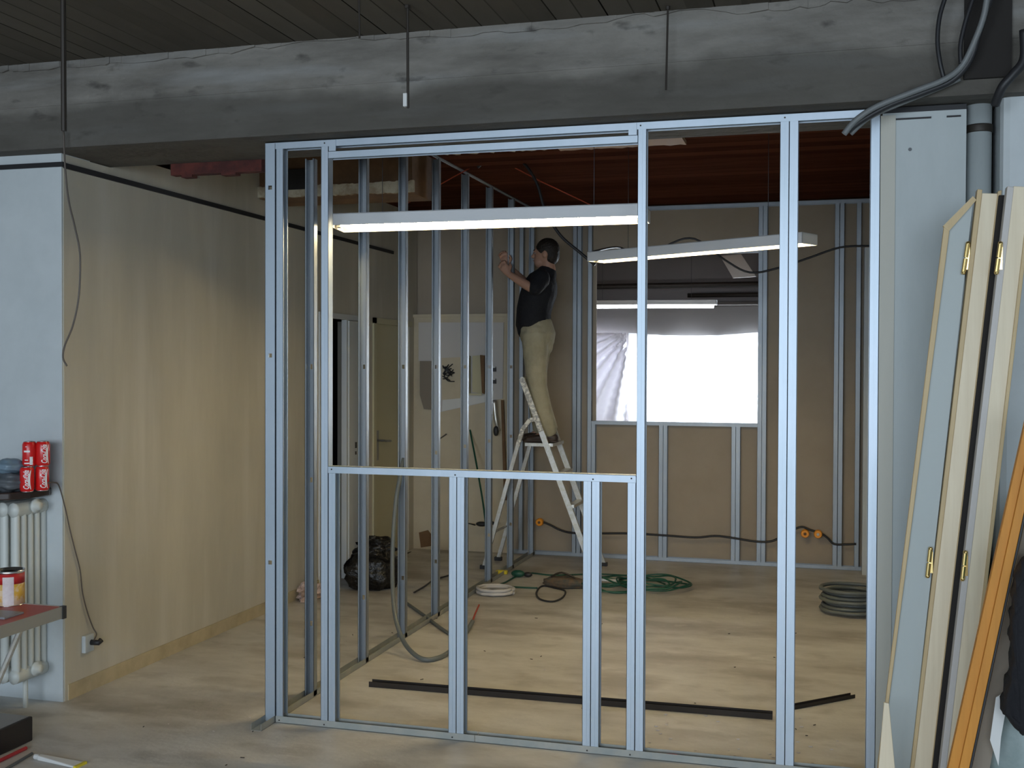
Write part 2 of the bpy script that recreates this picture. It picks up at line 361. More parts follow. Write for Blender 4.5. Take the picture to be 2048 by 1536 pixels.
# rest of the front hall (behind the camera): rear wall with big windows, side walls
b = MB(); b.box(-5, -8.2, 0, 5, -8, .85); b.box(-5, -8.2, 2.75, 5, -8, 3.1); b.box(-5, -8.2, .85, -1.8, -8, 2.75); b.box(4.95, -8.2, .85, 5, -8, 2.75); b.box(1.5, -8.15, .85, 1.62, -8.05, 2.75)
struct(b.build('wall_rear', 'wall_white', origin=(0, -8, 0)))
struct(MB().box(-5.1, -8, 0, -5, 8.7, 3.1).build('wall_far_left', 'wall_white', origin=(-5, 0, 0)))
struct(MB().box(5, -8, 0, 5.1, 8.7, 3.1).build('wall_far_right', 'wall_white', origin=(5, 0, 0)))
# far room: end wall with the window
b = MB(); wy = 8.5; wx0, wx1, wz0, wz1 = .22, 2.9, .92, 1.93
b.box(-5, wy, 0, -.9, wy+.2, 3.1); b.box(.10, wy, 0, wx0, wy+.2, 3.1); b.box(-.9, wy, 0, .10, wy+.2, wz0); b.box(-.9, wy, wz1, .10, wy+.2, 3.1); b.box(wx1, wy, 0, 5, wy+.2, 3.1); b.box(wx0, wy, 0, wx1, wy+.2, wz0); b.box(wx0, wy, wz1, wx1, wy+.2, 3.1)
struct(b.build('wall_far', 'board_grey', origin=(1, wy, 0)))
b = MB()
for x in (wx0, 1.55, wx1-.05): b.box(x, wy+.08, wz0, x+.05, wy+.13, wz1)
b.box(wx0, wy+.08, wz0, wx1, wy+.13, wz0+.05); b.box(wx0, wy+.08, wz1-.05, wx1, wy+.13, wz1)
struct(b.build('window_1', 'door_white', origin=(1.5, wy+.1, wz0)))
# lamps' zone: second soffit beyond the front beam with broken plaster
struct(MB().box(XW, 1.9, 2.665, -.022, 2.25, 2.95).build('soffit', 'brown_soffit', origin=(-.5, 2, 2.7)))['kind'] = 'structure'
def ragged(x0, x1, z0, z1, y0, y1, n, j):
    b = MB(); dx = (x1-x0)/n
    t = [z1+random.uniform(-j, j) for _ in range(n+1)]; u = [z0+random.uniform(-j, j) for _ in range(n+1)]
    for i in range(n):
        xa, xb = x0+i*dx, x0+(i+1)*dx
        b.hexa([(xa, y0, u[i]), (xb, y0, u[i+1]), (xb, y0, t[i+1]), (xa, y0, t[i])], [(xa, y1, u[i]), (xb, y1, u[i+1]), (xb, y1, t[i+1]), (xa, y1, t[i])])
    return b
struct(ragged(XW, -.005, 2.668, 2.735, 1.875, 1.90, 60, .005).build('trim_4', 'plaster', origin=(-.5, 1.9, 2.66)))
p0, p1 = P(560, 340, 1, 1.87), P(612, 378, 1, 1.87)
struct(MB().box(p0.x, 1.868, p1.z, p1.x, 1.899, p0.z).build('painted_hole', 'void', origin=(p0.x, 1.87, p0.z)))  # flat panel, painted black for the darkness inside a hole
def flatrag(x0, x1, y0, y1, z0, z1, n, j):
    b = MB(); dx = (x1-x0)/n
    t = [y1+random.uniform(-j, j) for _ in range(n+1)]; u = [y0+random.uniform(-j, j) for _ in range(n+1)]
    for i in range(n):
        xa, xb = x0+i*dx, x0+(i+1)*dx
        b.hexa([(xa, u[i], z0), (xb, u[i+1], z0), (xb, t[i+1], z0), (xa, t[i], z0)], [(xa, u[i], z1), (xb, u[i+1], z1), (xb, t[i+1], z1), (xa, t[i], z1)])
    return b
struct(flatrag(.08, 1.0, 2.0, 2.09, 2.925, 2.95, 34, .035).build('trim_5', 'plaster', origin=(.5, 2, 2.93)))
struct(flatrag(.86, 1.62, 1.86, 2.10, 2.915, 2.95, 24, .018).build('trim_6', 'tan', origin=(1.2, 2, 2.92)))
# exposed red masonry above the left wall's broken plaster
b = MB(); b.box(-.72, .372, 2.548, -.22, .42, 2.61); b.box(-.66, .371, 2.535, -.60, .42, 2.55); b.box(-.44, .371, 2.537, -.36, .42, 2.55)
struct(b.build('trim_7', 'rust', origin=(XW, .8, 2.7)))
# doors in the left wall
b = MB(); b.box(XW-.19, 2.76, 0, XW+.012, 2.80, 1.99); b.box(XW-.19, 2.80, 1.95, XW+.012, 3.56, 1.99); b.box(XW-.03, 3.22, 0, XW+.012, 3.25, 1.95); b.box(XW-.03, 3.25, 0, XW+.02, 3.52, 1.945)
d1 = struct(b.build('door_1', 'door_white', origin=(XW, 3.2, 0)))
b = MB(); b.box(XW+.014, 3.36, .975, XW+.024, 3.385, 1.02); b.box(XW+.014, 3.36, .925, XW+.024, 3.38, .95)
b.build('lock', 'iron', d1)
b = MB(); b.box(XW-.1, 3.80, 0, XW-.02, 4.55, 1.945); b.box(XW-.12, 3.745, 0, XW+.014, 3.80, 1.99); b.box(XW-.12, 3.745, 1.945, XW+.014, 4.6, 1.99)
d2 = struct(b.build('door_2', 'door_cream', origin=(XW, 4.1, 0)))
b = MB(); b.box(XW-.02, 3.85, .84, XW-.008, 3.90, 1.08); b.tube([(XW-.01, 3.875, 1.0), (XW+.05, 3.875, 1.0), (XW+.055, 3.90, .995), (XW+.055, 4.0, .99)], .009, 8)
b.build('door_handle', 'handle', d2)

# ================================================================== STEEL STUD FRAMES
T = .0016
def plate_x(b, x0, x1, y, z0, z1, holes=(), r=.012):          # plate facing y, with real punched openings
    zs = sorted(holes); z = z0
    xc = (x0+x1)/2
    for h in zs:
        b.box(x0, y, z, x1, y+T, h-r); b.box(x0, y, h-r, xc-r, y+T, h+r); b.box(xc+r, y, h-r, x1, y+T, h+r); z = h+r
    b.box(x0, y, z, x1, y+T, z1)
def stud_yopen(x0, y0, z0, z1, holes=(), w=.048, fl=.035, flip=False):
    """C stud of a frame running in y: web parallel to x at the far end, opening towards -y"""
    b = MB(); yw = y0+fl if not flip else y0
    plate_x(b, x0, x0+w, yw, z0, z1, holes)
    b.box(x0, y0, z0, x0+T, y0+fl, z1); b.box(x0+w-T, y0, z0, x0+w, y0+fl, z1)
    yl = y0 if not flip else y0+fl-T
    b.box(x0, yl, z0, x0+.007, yl+T, z1); b.box(x0+w-.007, yl, z0, x0+w, yl+T, z1)
    return b
def stud_xopen(x0, y0, z0, z1, right=True, w=.048, fl=.035):
    """C stud of a frame running in x: flanges face the camera, opening to +x (right) or -x"""
    b = MB(); xw = x0 if right else x0+fl-T; xl = x0+fl-T if right else x0
    b.box(xw, y0, z0, xw+T, y0+w, z1); b.box(x0, y0, z0, x0+fl, y0+T, z1); b.box(x0, y0+w-T, z0, x0+fl, y0+w, z1)
    b.box(xl, y0, z0, xl+T, y0+.007, z1); b.box(xl, y0+w-.007, z0, xl+T, y0+w, z1)
    # shallow pressed bead down the flange
    b.box(x0+fl*.46, y0-.0012, z0, x0+fl*.54, y0, z1)
    return b
def track_x(x0, x1, y0, z0, up=True, w=.05, h=.03):
    b = MB(); zb = z0 if up else z0+h-T
    b.box(x0, y0, zb, x1, y0+w, zb+T); b.box(x0, y0, z0, x1, y0+T, z0+h); b.box(x0, y0+w-T, z0, x1, y0+w, z0+h); return b
def track_y(x0, y0, y1, z0, up=True, w=.05, h=.03):
    b = MB(); zb = z0 if up else z0+h-T
    b.box(x0, y0, zb, x0+w, y1, zb+T); b.box(x0, y0, z0, x0+T, y1, z0+h); b.box(x0+w-T, y0, z0, x0+w, y1, z0+h); return b

H = 2.60
ff = thing('metal_stud_frame', 'bright galvanised stud wall frame in front, screwed under the concrete beam', 'wall frame', (1.3, .025, 0))
S = 'steel'
stud_xopen(.053, 0, .004, H-.004).build('stud', S, ff)
stud_xopen(.272, 0, .004, H-.004, right=False).build('stud', S, ff)
stud_xopen(.3085, 0, .004, 1.13).build('cripple_stud', S, ff)
for x in (.871, 1.458):
    stud_xopen(x, 0, .004, 1.13, right=False).build('cripple_stud', S, ff); stud_xopen(x+.0355, 0, .004, 1.13).build('cripple_stud', S, ff)
stud_xopen(1.643, 0, .004, 1.13, right=False).build('cripple_stud', S, ff)
stud_xopen(1.679, 0, .004, H-.004).build('stud', S, ff)
stud_xopen(2.242, 0, .004, H-.004, right=False).build('stud', S, ff); stud_xopen(2.2775, 0, .004, H-.004).build('stud', S, ff)
stud_xopen(2.582, 0, .004, H-.02, right=False).build('stud', S, ff)
track_x(.052, .99, -.0022, .0).build('floor_track', 'steel_dusty', ff); track_x(.992, 2.618, -.0022, .0).build('floor_track', 'steel_dusty', ff)
track_x(-.0, 2.615, -.0022, H-.03, up=False).build('top_track', S, ff)
b = track_x(.308, 1.678, -.0022, 2.518, up=False)
b.box(.31, 0, 2.548, .312, .048, 2.60); b.box(1.674, 0, 2.548, 1.676, .048, 2.60); b.box(.312, -.006, 2.548, .345, -.004, 2.597); b.box(1.641, -.006, 2.548, 1.674, -.004, 2.597)
b.build('header_track', S, ff)
track_x(.308, 1.678, -.0022, 1.131, up=False).build('sill_track', S, ff)
b = MB()
for x, z in [(.07, .012), (.29, .012), (.89, .012), (1.48, .012), (1.66, .012), (2.26, .012), (.325, 1.148), (1.66, 1.148), (.29, 2.585), (1.69, 2.585), (2.26, 2.585), (.9, 1.14), (1.5, 1.14)]:
    b.lathe([(.0035, -.0045), (.003, -.0022)], (x, 0, z), 8, axis='y')
b.build('screws', 'iron', ff)['kind'] = 'stuff'

sf = thing('metal_stud_frame', 'row of galvanised studs running back beside the cream corridor wall', 'wall frame', (.025, 2.3, 0))
# corner stud: its web faces the hall, round service holes punched in it
b = MB(); plate_x(b, 0, .050, -.003, .004, H-.004, (.72, 1.65, 2.40), .009); b.box(0, -.003, .004, T, .034, H-.004); b.box(.05-T, -.003, .004, .05, .034, H-.004)
b.build('stud', S, sf)
ys = [.392, 1.03, 1.61, 2.19, 2.78, 3.36, 3.955]
for i, y in enumerate(ys):
    top = 2.60 if i == 0 else 2.925
    stud_yopen(.001, y, .004, top, (.35, 1.05, 1.60)).build('stud', 'steel_shaded', sf)
stud_yopen(.001, 4.60, .004, 2.915, ()).build('stud', 'steel_shaded', sf)
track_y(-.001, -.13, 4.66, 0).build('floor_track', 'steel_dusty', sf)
track_y(.01, .385, 4.66, 2.935, up=False, h=.005, w=.03).build('top_track', 'steel_shaded', sf)

bf = thing('metal_stud_frame', 'galvanised stud frame against brown board round the far opening', 'wall frame', (1.3, YB, 0))
SB = 'steel_shaded'
for x in (-.10, .367, .405, .496, 1.895, 1.93, 2.485, 2.522, 2.650):
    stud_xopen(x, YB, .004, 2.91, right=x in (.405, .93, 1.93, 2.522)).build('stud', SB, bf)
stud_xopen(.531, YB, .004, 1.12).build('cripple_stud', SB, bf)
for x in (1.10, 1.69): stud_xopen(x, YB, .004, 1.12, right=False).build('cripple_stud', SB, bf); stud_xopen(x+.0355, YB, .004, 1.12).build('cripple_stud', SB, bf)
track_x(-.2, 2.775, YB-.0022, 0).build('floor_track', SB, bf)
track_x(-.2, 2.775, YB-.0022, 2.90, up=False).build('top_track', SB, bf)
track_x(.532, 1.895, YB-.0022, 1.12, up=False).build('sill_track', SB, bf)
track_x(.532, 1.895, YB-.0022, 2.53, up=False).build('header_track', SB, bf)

# loose profiles on the floor
def prof(name, a, b_, w, m, label):
    a = Vector(a); b_ = Vector(b_); d = (b_-a).normalized(); n = Vector((-d.y, d.x, 0)); B = MB()
    B.hexa([a, a+n*w, a+n*w+Vector((0, 0, T*1.2)), a+Vector((0, 0, T*1.2))], [b_, b_+n*w, b_+n*w+Vector((0, 0, T*1.2)), b_+Vector((0, 0, T*1.2))])
    for k in (0, w):
        q = a+n*k; q2 = b_+n*k; e = n*T*1.2; z = Vector((0, 0, w*.6))
        B.hexa([q, q+e, q+e+z, q+z], [q2, q2+e, q2+e+z, q2+z])
    return tag(B.build(name, m), label, 'metal profile')
prof('ceiling_rail', (.235, .63, .0), (2.20, .665, .0), .045, 'rail', 'long dark steel channel lying on the floor across the stud room')
prof('ceiling_rail', (2.295, .85, 0), (2.572, 1.12, 0), .03, 'rail', 'short dark steel offcut lying near the foot of the white pillar')

# ================================================================== LAMPS
def lamp(label, L, R, wd, h, warm, tilt=0, tz=.024, tr=.013):
    L = Vector(L); R = Vector(R); d = (R-L); ln = d.length; dx = d.normalized(); n = Vector((0, 0, 1)).cross(dx).normalized(); up = dx.cross(n)
    n = (n*math.cos(tilt)+up*math.sin(tilt)).normalized(); up = dx.cross(n).normalized()
    m = Matrix.Identity(4)
    for i in range(3): m[i][0] = dx[i]; m[i][1] = n[i]; m[i][2] = up[i]; m[i][3] = L[i]
    t = thing('fluorescent_lamp', label, 'lamp', (L+R)/2)
    b = MB(); e = .004      # L,R = near lower edge
    b.box(0, 0, 0, ln, e, h, m); b.box(0, wd-e, 0, ln, wd, h, m); b.box(0, 0, h-e, ln, wd, h, m); b.box(0, 0, 0, e, wd, h, m); b.box(ln-e, 0, 0, ln, wd, h, m)
    b.build('housing', 'lamp_body', t)
    b = MB(); q = wd*.28
    def sl(y0, z0, y1, z1):
        b.hexa([m @ Vector((e, y0, z0)), m @ Vector((e, y1, z1)), m @ Vector((e, y1, z1+.002)), m @ Vector((e, y0, z0+.002))],
               [m @ Vector((ln-e, y0, z0)), m @ Vector((ln-e, y1, z1)), m @ Vector((ln-e, y1, z1+.002)), m @ Vector((ln-e, y0, z0+.002))])
    sl(e, .006, q, h-.012); sl(wd-e, .006, wd-q, h-.012); sl(q, h-.012, wd-q, h-.012)
    b.build('reflector', 'lamp_reflector', t)
    b = MB(); c = wd/2
    b.tube([m @ Vector((.03, c, tz)), m @ Vector((ln-.03, c, tz))], tr, 12)
    b.build('tube', 'tube_warm' if warm else 'tube_cool', t, smooth=True)
    for xx in (.012, ln-.032): MB().box(xx, c-.014, .006, xx+.02, c+.014, h-.012, m).build('tube_socket', 'lamp_body', t)
    for xx in (.25, ln-.25):
        p = m @ Vector((xx, c, h)); MB().tube([p, (p.x, p.y, 2.95)], .0016, 5).build('hanging_wire', 'cable', t)
    return t
lamp('long white trough lamp hung just behind the front stud frame', (.065, .50, 2.292), (1.625, .50, 2.288), .20, .058, True, -.06)
lamp('white trough lamp hung at an angle before the far opening', (1.02, 2.15, 2.245), (2.30, 1.47, 2.25), .16, .058, True)
lamp('lit strip lamp seen through the far opening, above the sheeted window', (0.0, 6.5, 2.225), (1.39, 6.5, 2.215), .13, .05, False, 0, -.012, .019)

# ================================================================== FAR ROOM
b = MB()   # wrinkled plastic over the window
nx, nz = 60, 16; vs = []
for j in range(nz+1):
    for i in range(nx+1):
        x = .20+i/nx*2.75; z = .80+j/nz*1.20
        k = j/nz
        z2 = z-(.035*abs(math.sin((x-.2)*2.1)))*(k**3)
        y = 8.44+.02*math.sin(x*9+k*3)*(.3+k*k)+.012*math.sin(x*31+z*7)*k
        vs.append((x, y, z2))
b.add(vs, [(j*(nx+1)+i, j*(nx+1)+i+1, (j+1)*(nx+1)+i+1, (j+1)*(nx+1)+i) for j in range(nz) for i in range(nx)])
tag(b.build('plastic_sheet', 'film', smooth=True), 'clear plastic sheet stretched over the bright far window', 'plastic sheet')
b = MB(); vs = []; nx, nz = 50, 60
for j in range(nz+1):
    for i in range(nx+1):
        u = i/nx; v = j/nz                     # pleats fan out from the top right corner
        x = -.75+u*.93; z = .72+v*1.28
        a = math.atan2(2.05-z, .24-x)
        y = 8.40+.06*math.sin(a*26)+.006*math.sin(z*70)*max(0, math.sin(a*26))-.02
        vs.append((x+.008*math.sin(z*60)*u, y, z))
b.add(vs, [(j*(nx+1)+i, j*(nx+1)+i+1, (j+1)*(nx+1)+i+1, (j+1)*(nx+1)+i) for j in range(nz) for i in range(nx)])
MT['film_grey'] = film('rippled_film', (.80, .78, .84), 0)
for nd in MT['film_grey'].node_tree.nodes:
    if nd.type == 'MIX_SHADER' and abs(nd.inputs[0].default_value-.45) < 1e-3: nd.inputs[0].default_value = .972
tag(b.build('plastic_curtain', 'film_grey', smooth=True), 'grey pleated plastic film gathered left of the bright far window', 'plastic sheet')
def pipe(name, a, b_, r, m, label, n=12): return tag(MB().tube([a, b_], r, n).build(name, m, smooth=True), label, 'pipe')
pipe('heating_pipe', (-5, 8.2, 2.53), (5, 8.2, 2.53), .03, 'iron', 'dark pipe under the far room ceiling, upper one of two')
pipe('heating_pipe', (.9, 8.3, 2.42), (5, 8.3, 2.42), .025, 'iron', 'dark pipe above the sheeted window, lower one of two')
b = MB(); a0 = [P(1440, 512, 1, 6.6), P(1482, 508, 1, 6.6), P(1512, 553, 1, 6.6), P(1466, 556, 1, 6.6)]
b.prism(a0, (0, .03, 0)); tag(b.build('ceiling_panel', 'lightgrey'), 'slanting pale panel hanging from the dark far room ceiling', 'panel')
tag(MB().box(-.8, 8.1, 2.30, 3.4, 8.5, 2.33).build('soffit_board', 'iron'), 'dark board shelf above the far window wall', 'board')

# ================================================================== LADDER AND PERSON
YA, YC = 3.90, 4.30
lad = thing('step_ladder', 'paint-splashed aluminium step ladder under the man', 'ladder', (.25, 4.1, 0))
def bar(b, a, c, w, t):     # rectangular bar between two points, wide side in y
    a = Vector(a); c = Vector(c); d = (c-a).normalized(); n = Vector((0, 1, 0)); s = d.cross(n).normalized()
    q = lambda p: [p-n*w/2-s*t/2, p+n*w/2-s*t/2, p+n*w/2+s*t/2, p-n*w/2+s*t/2]
    b.hexa(q(a), q(c)); return b
def chain(pts, w, t, name, m):
    b = MB()
    for i in range(len(pts)-1): bar(b, pts[i], pts[i+1], w, t)
    b.build(name, m, lad)
def fl(px, py, y):
    p = P(px, py, 1, y); return p
for y in (YA, YC):
    # climbing rail, leaning right at the foot; the same shape at both depths
    top = fl(1044, 757, YA); mid = fl(1083, 863, YA); k = (mid-top)/(top.z-mid.z)
    foot = top+k*(top.z-.012)
    sh = Vector((0, y-YA, 0))
    chain([top+sh, mid+sh], .024, .042, 'rail', 'alu_paint'); chain([mid+sh, foot+sh], .024, .042, 'lower_rail', 'alu')
    leg = [fl(1078, 837, YA), fl(1060, 840, YA), fl(1046, 858, YA), fl(1036, 890, YA)]
    lf = fl(968, 1138, YA); lf.z = .012
    chain([q+sh for q in leg], .022, .032, 'support_hoop', 'alu_paint'); chain([leg[-1]+sh, lf+sh], .022, .030, 'support_leg', 'alu')
    for f in (foot, lf): MB().box(f.x-.03, y-.018, 0, f.x+.03, y+.018, .03).build('rubber_foot', 'cable', lad)
pl0 = fl(1049, 886, YA); pl1 = fl(1090, 886, YA); zp = pl0.z
MB().box(pl0.x, YA+.012, zp-.025, pl1.x+.06, YC-.012, zp).build('platform', 'alu', lad)
for zz in (.27, .52, .77):
    x = foot.x+(top.x-foot.x)*(zz/top.z)
    MB().box(x-.02, YA+.012, zz-.012, x+.04, YC-.012, zz+.012).build('step', 'alu', lad)
b = MB(); b.tube([top, top+Vector((0, .4, 0))], .014, 8); b.build('top_bar', 'alu', lad)
b = MB(); xx = lf.x+(leg[-1].x-lf.x)*.3; b.tube([(xx, YA, .3*leg[-1].z), (xx, YC, .3*leg[-1].z)], .01, 8); b.build('brace', 'alu', lad)

def solid(b, name, m, parent, voxel, smooth=6):
    """fuse a set of overlapping closed shapes into one continuous skin"""
    o = b.build(name, m, None)
    r = o.modifiers.new('r', 'REMESH'); r.mode = 'VOXEL'; r.voxel_size = voxel; r.use_smooth_shade = True
    s = o.modifiers.new('s', 'SMOOTH'); s.iterations = smooth; s.factor = .5
    dg = bpy.context.evaluated_depsgraph_get(); dg.update(); me = bpy.data.meshes.new_from_object(o.evaluated_get(dg))
    o.modifiers.clear(); o.data = me; me.name = name
    if not me.materials: me.materials.append(MT[m])
    me.polygons.foreach_set('use_smooth', [True]*len(me.polygons))
    o.location = o.location-WP[parent.name]; o.parent = parent
    return o
def limb(b, pts, n=14):
    """pts: (point, ry, rxz) loft with elliptical sections; ry across the depth, rs in the picture plane"""
    rs = []
    P_ = [Vector(p[0]) for p in pts]
    for i, (p, ry, rs_) in enumerate(pts):
        a = P_[max(0, i-1)]; c = P_[min(len(P_)-1, i+1)]; t = (c-a).normalized(); n1 = Vector((0, 1, 0)); n1 = (n1-t*n1.dot(t))
        if n1.length < .2: n1 = Vector((1, 0, 0))-t*t.x
        n1.normalize(); n2 = t.cross(n1).normalized()
        rs.append([P_[i]+n1*ry*math.cos(2*PI*k/n)+n2*rs_*math.sin(2*PI*k/n) for k in range(n)])
    b.rings(rs); b.ball(P_[0], min(pts[0][1], pts[0][2])*.98); b.ball(P_[-1], min(pts[-1][1], pts[-1][2])*.98)
YP = 4.10
def Q(px, py, dy=0):
    p = P(px, py, 1, YP); p.y += dy; return p
man = thing('person', 'man in black t-shirt and beige trousers standing on the ladder, both arms raised', 'person', Q(1092, 880))
nearY, farY = -.085, .085
hipN, kneeN, ankN = Q(1074, 672, nearY), Q(1080, 772, nearY), Q(1100, 858, nearY)
hipF, kneeF, ankF = Q(1072, 672, farY), Q(1066, 772, farY), Q(1076, 858, farY)
neck, chest, waist, pel = Q(1098, 540), Q(1080, 580), Q(1070, 632), Q(1076, 664)
head = Q(1090, 508)
shN, shF = Q(1092, 560, -.17), Q(1080, 556, .17)
elN, elF = Q(1084, 584, -.25), Q(1050, 575, .20)
wrN, wrF = Q(1034, 553, -.24), Q(1024, 535, -.12)
B = MB()
limb(B, [(Q(1080, 678), .14, .10), (pel, .15, .115), (waist, .135, .115), (Q(1072, 605), .15, .125), (chest, .165, .125), (Q(1088, 560), .15, .10), (Q(1094, 548), .08, .07)])
limb(B, [(Q(1096, 552), .062, .062), (neck, .055, .055), (Q(1095, 526), .055, .055)])
for h_, k_, a_ in ((hipN, kneeN, ankN), (hipF, kneeF, ankF)):
    limb(B, [(h_, .085, .095), ((h_+k_)/2, .072, .078), (k_, .054, .058), (k_*.6+a_*.4, .052, .056), (a_, .036, .038)])
    limb(B, [(a_, .034, .034), (a_+Vector((-.05, 0, -.045)), .034, .022), (a_+Vector((-.11, 0, -.058)), .03, .014)])
for s_, e_, w_ in ((shN, elN, wrN), (shF, elF, wrF)):
    limb(B, [(s_, .058, .058), ((s_+e_)/2, .046, .048), (e_, .038, .04), (e_*.65+w_*.35, .036, .038), (w_, .024, .026)])
# head: skull, jaw, nose, ears, brow
hm = Matrix.Rotation(.12, 3, 'Y')
B.ball(head+Vector((.012, 0, .012)), (.095, .076, .105), 20, 14, hm)
B.ball(head+Vector((-.035, 0, -.055)), (.055, .052, .06), 16, 10, hm)
B.ball(head+Vector((-.095, 0, -.018)), (.022, .013, .018), 10, 8); B.ball(head+Vector((-.085, 0, .0)), (.016, .011, .026), 10, 8)
B.ball(head+Vector((-.078, 0, .022)), (.014, .05, .010), 10, 8); B.ball(head+Vector((-.080, 0, -.052)), (.013, .026, .010), 10, 8)
for s_ in (-1, 1): B.ball(head+Vector((.018, s_*.078, -.008)), (.02, .010, .031), 10, 8)
# hands: palm, four fingers of different length curled round the stud, thumb
def hand(w_, dirv, side):
    d = Vector(dirv).normalized(); n = Vector((0, 1, 0))*side; up = d.cross(n).normalized()
    if up.z < 0: up = -up
    c = w_+d*.045
    limb(B, [(w_, .024, .024), (w_+d*.03, .022, .034), (c+d*.03, .018, .038)])
    for i, ln in enumerate((.066, .076, .071, .056)):
        b0 = c+d*.03+up*(.030-.020*i); b1 = b0+d*ln*.45+n*.004; b2 = b1+(d*.35+n*.8).normalized()*ln*.35; b3 = b2+(n*.9-d*.35).normalized()*ln*.3
        B.tube([b0-d*.02, b0, b1, b2, b3], [.0095, .0092, .0088, .0082, .0075], 8); B.ball(b3, .0078, 8, 6)
    t0 = w_+d*.02+up*.025; t1 = t0+(up*.7+d*.6+n*.3).normalized()*.034; t2 = t1+(d*.8+n*.5).normalized()*.03
    B.tube([t0, t1, t2], .0105, 8); B.ball(t2, .0105, 8, 6)
hand(wrN, Q(1016, 528)-Q(1034, 553), 1)
hand(wrF, Q(1014, 510)-Q(1024, 535), -1)
solid(B, 'body', 'skin', man, .0065, 4)
# clothes
B = MB()
limb(B, [(Q(1066, 655), .165, .138), (Q(1067, 640), .162, .138), (Q(1068, 620), .160, .138), (Q(1073, 600), .172, .140), (Q(1080, 578), .185, .142), (Q(1087, 560), .172, .118), (Q(1093, 549), .10, .085)], 24)
for s_, e_ in ((shN, elN), (shF, elF)):
    limb(B, [(s_, .078, .078), (s_*.45+e_*.55, .066, .068), (s_*.18+e_*.82, .062, .062)])
B.ball(Q(1093, 546), (.07, .075, .035))
solid(B, 'shirt', 'shirt', man, .009, 5)
B = MB()
limb(B, [(Q(1078, 690), .15, .12), (Q(1076, 672), .165, .142), (Q(1072, 655), .158, .136), (Q(1070, 646), .152, .132)], 24)
for h_, k_, a_ in ((hipN, kneeN, ankN), (hipF, kneeF, ankF)):
    limb(B, [(h_+Vector((0.005, 0, .02)), .098, .112), ((h_*.6+k_*.4), .092, .098), (k_, .074, .078), (k_*.5+a_*.5, .070, .074), (a_+Vector((.012, 0, -.005)), .066, .074)], 20)
solid(B, 'trousers', 'trousers', man, .009, 3)
for a_, k in ((ankN, 0), (ankF, 1)):
    B = MB(); z0 = zp+.002
    limb(B, [((a_.x+.055, a_.y, z0+.038), .036, .034), ((a_.x, a_.y, z0+.045), .042, .042), ((a_.x-.08, a_.y, z0+.034), .046, .030), ((a_.x-.165, a_.y, z0+.026), .038, .022)])
    B.box(a_.x-.19, a_.y-.04, z0, a_.x+.085, a_.y+.04, z0+.016)
    solid(B, 'shoe', 'shoe', man, .006, 3)
B = MB()
B.ball(head+Vector((.022, 0, .030)), (.098, .083, .098), 22, 14, hm); B.ball(head+Vector((.055, 0, -.015)), (.062, .074, .075), 18, 12)
solid(B, 'hair', 'hair', man, .006, 3)
for s_ in (-1, 1):
    MB().ball(head+Vector((-.074, s_*.031, .005)), (.008, .011, .006), 12, 8).build('eye', 'eye', man, smooth=True)
    MB().ball(head+Vector((-.079, s_*.034, .028)), (.008, .022, .005), 10, 6).build('eyebrow', 'hair', man, smooth=True)
MB().ball(head+Vector((-.088, 0, -.052)), (.008, .022, .005), 12, 6).build('mouth', 'lip', man, smooth=True)

# ================================================================== CORRIDOR END: electrical board etc.
YE = YB
ep = thing('electrical_board', 'white electrical board with loose wires and open box on the corridor end wall', 'electrical board', (-.6, YE, 1.2))
def W(px, py, dy=0): return P(px, py, 1, YE-dy)
def quad(pts, th, name, m, parent, dy=0):
    return MB().prism([W(x, y, dy) for x, y in pts], (0, -th, 0)).build(name, m, parent)
quad([(838, 645), (1008, 645), (1006, 797), (882, 824), (872, 822), (866, 722), (838, 722)], .012, 'backing_board', 'lightgrey', ep, .001)
quad([(842, 722), (872, 722), (872, 820), (850, 818), (842, 790)], .03, 'cover', 'brown_card', ep, .014)
quad([(885, 716), (935, 714), (935, 795), (885, 800)], .02, 'mounting_plate', 'cream_far', ep, .014)
quad([(886, 800), (988, 782), (988, 800), (884, 823)], .006, 'label_strip', 'paper', ep, .014)
b = MB()
b.box(W(942, 712).x, YE-.10, W(942, 790).z, W(943, 712).x, YE-.014, W(942, 712).z); b.box(W(942, 712).x, YE-.10, W(942, 790).z, W(970, 712).x, YE-.095, W(942, 786).z)
b.prism([W(945, 712, .06), W(966, 710, .014), W(966, 788, .014), W(945, 784, .06)], (0, -.004, 0)); b.build('open_lid', 'door_cream', ep)
MB().prism([W(962, 710, .016), W(970, 711, .016), W(970, 788, .016), W(966, 786, .016)], (0, -.03, 0)).build('lid_edge', 'brown_soffit', ep)
for py in (738, 762):
    q0 = W(986, py, .014); MB().box(q0.x-.005, YE-.06, q0.z-.022, q0.x+.03, YE-.013, q0.z+.01).build('breaker', 'boxblack', ep)
    MB().box(q0.x-.005, YE-.062, q0.z+.01, q0.x+.032, YE-.013, q0.z+.02).build('breaker_cap', 'paper', ep)
b = MB()
for i in range(14):
    p0 = W(887+random.uniform(-2, 2), 745+random.uniform(-16, 14), .035); p2 = W(897+random.uniform(0, 14), 728+random.uniform(0, 36), .04)
    b.tube([p0, (p0+p2)/2+Vector((0, -.03, random.uniform(-.03, .03))), p2], .005, 5, smooth=4)
b.build('wires', 'cable', ep)
tag(MB().tube([W(988, 800, .05), W(992, 840, .05), W(998, 862, .04)], [.022, .02, .012], 10, smooth=4).build('hanging_tube', 'alu', smooth=True), 'short silver tube hanging below the electrical board', 'tube')
tag(MB().ball(W(992, 862, .06), (.025, .02, .045)).build('black_plug', 'cable', smooth=True), 'black plug dangling under the electrical board', 'plug')
b = MB(); b.prism([W(1003, 800, .02), W(1008, 800, .02), W(1015, 1000, .02), W(1009, 1000, .02)], (0, -.02, 0))
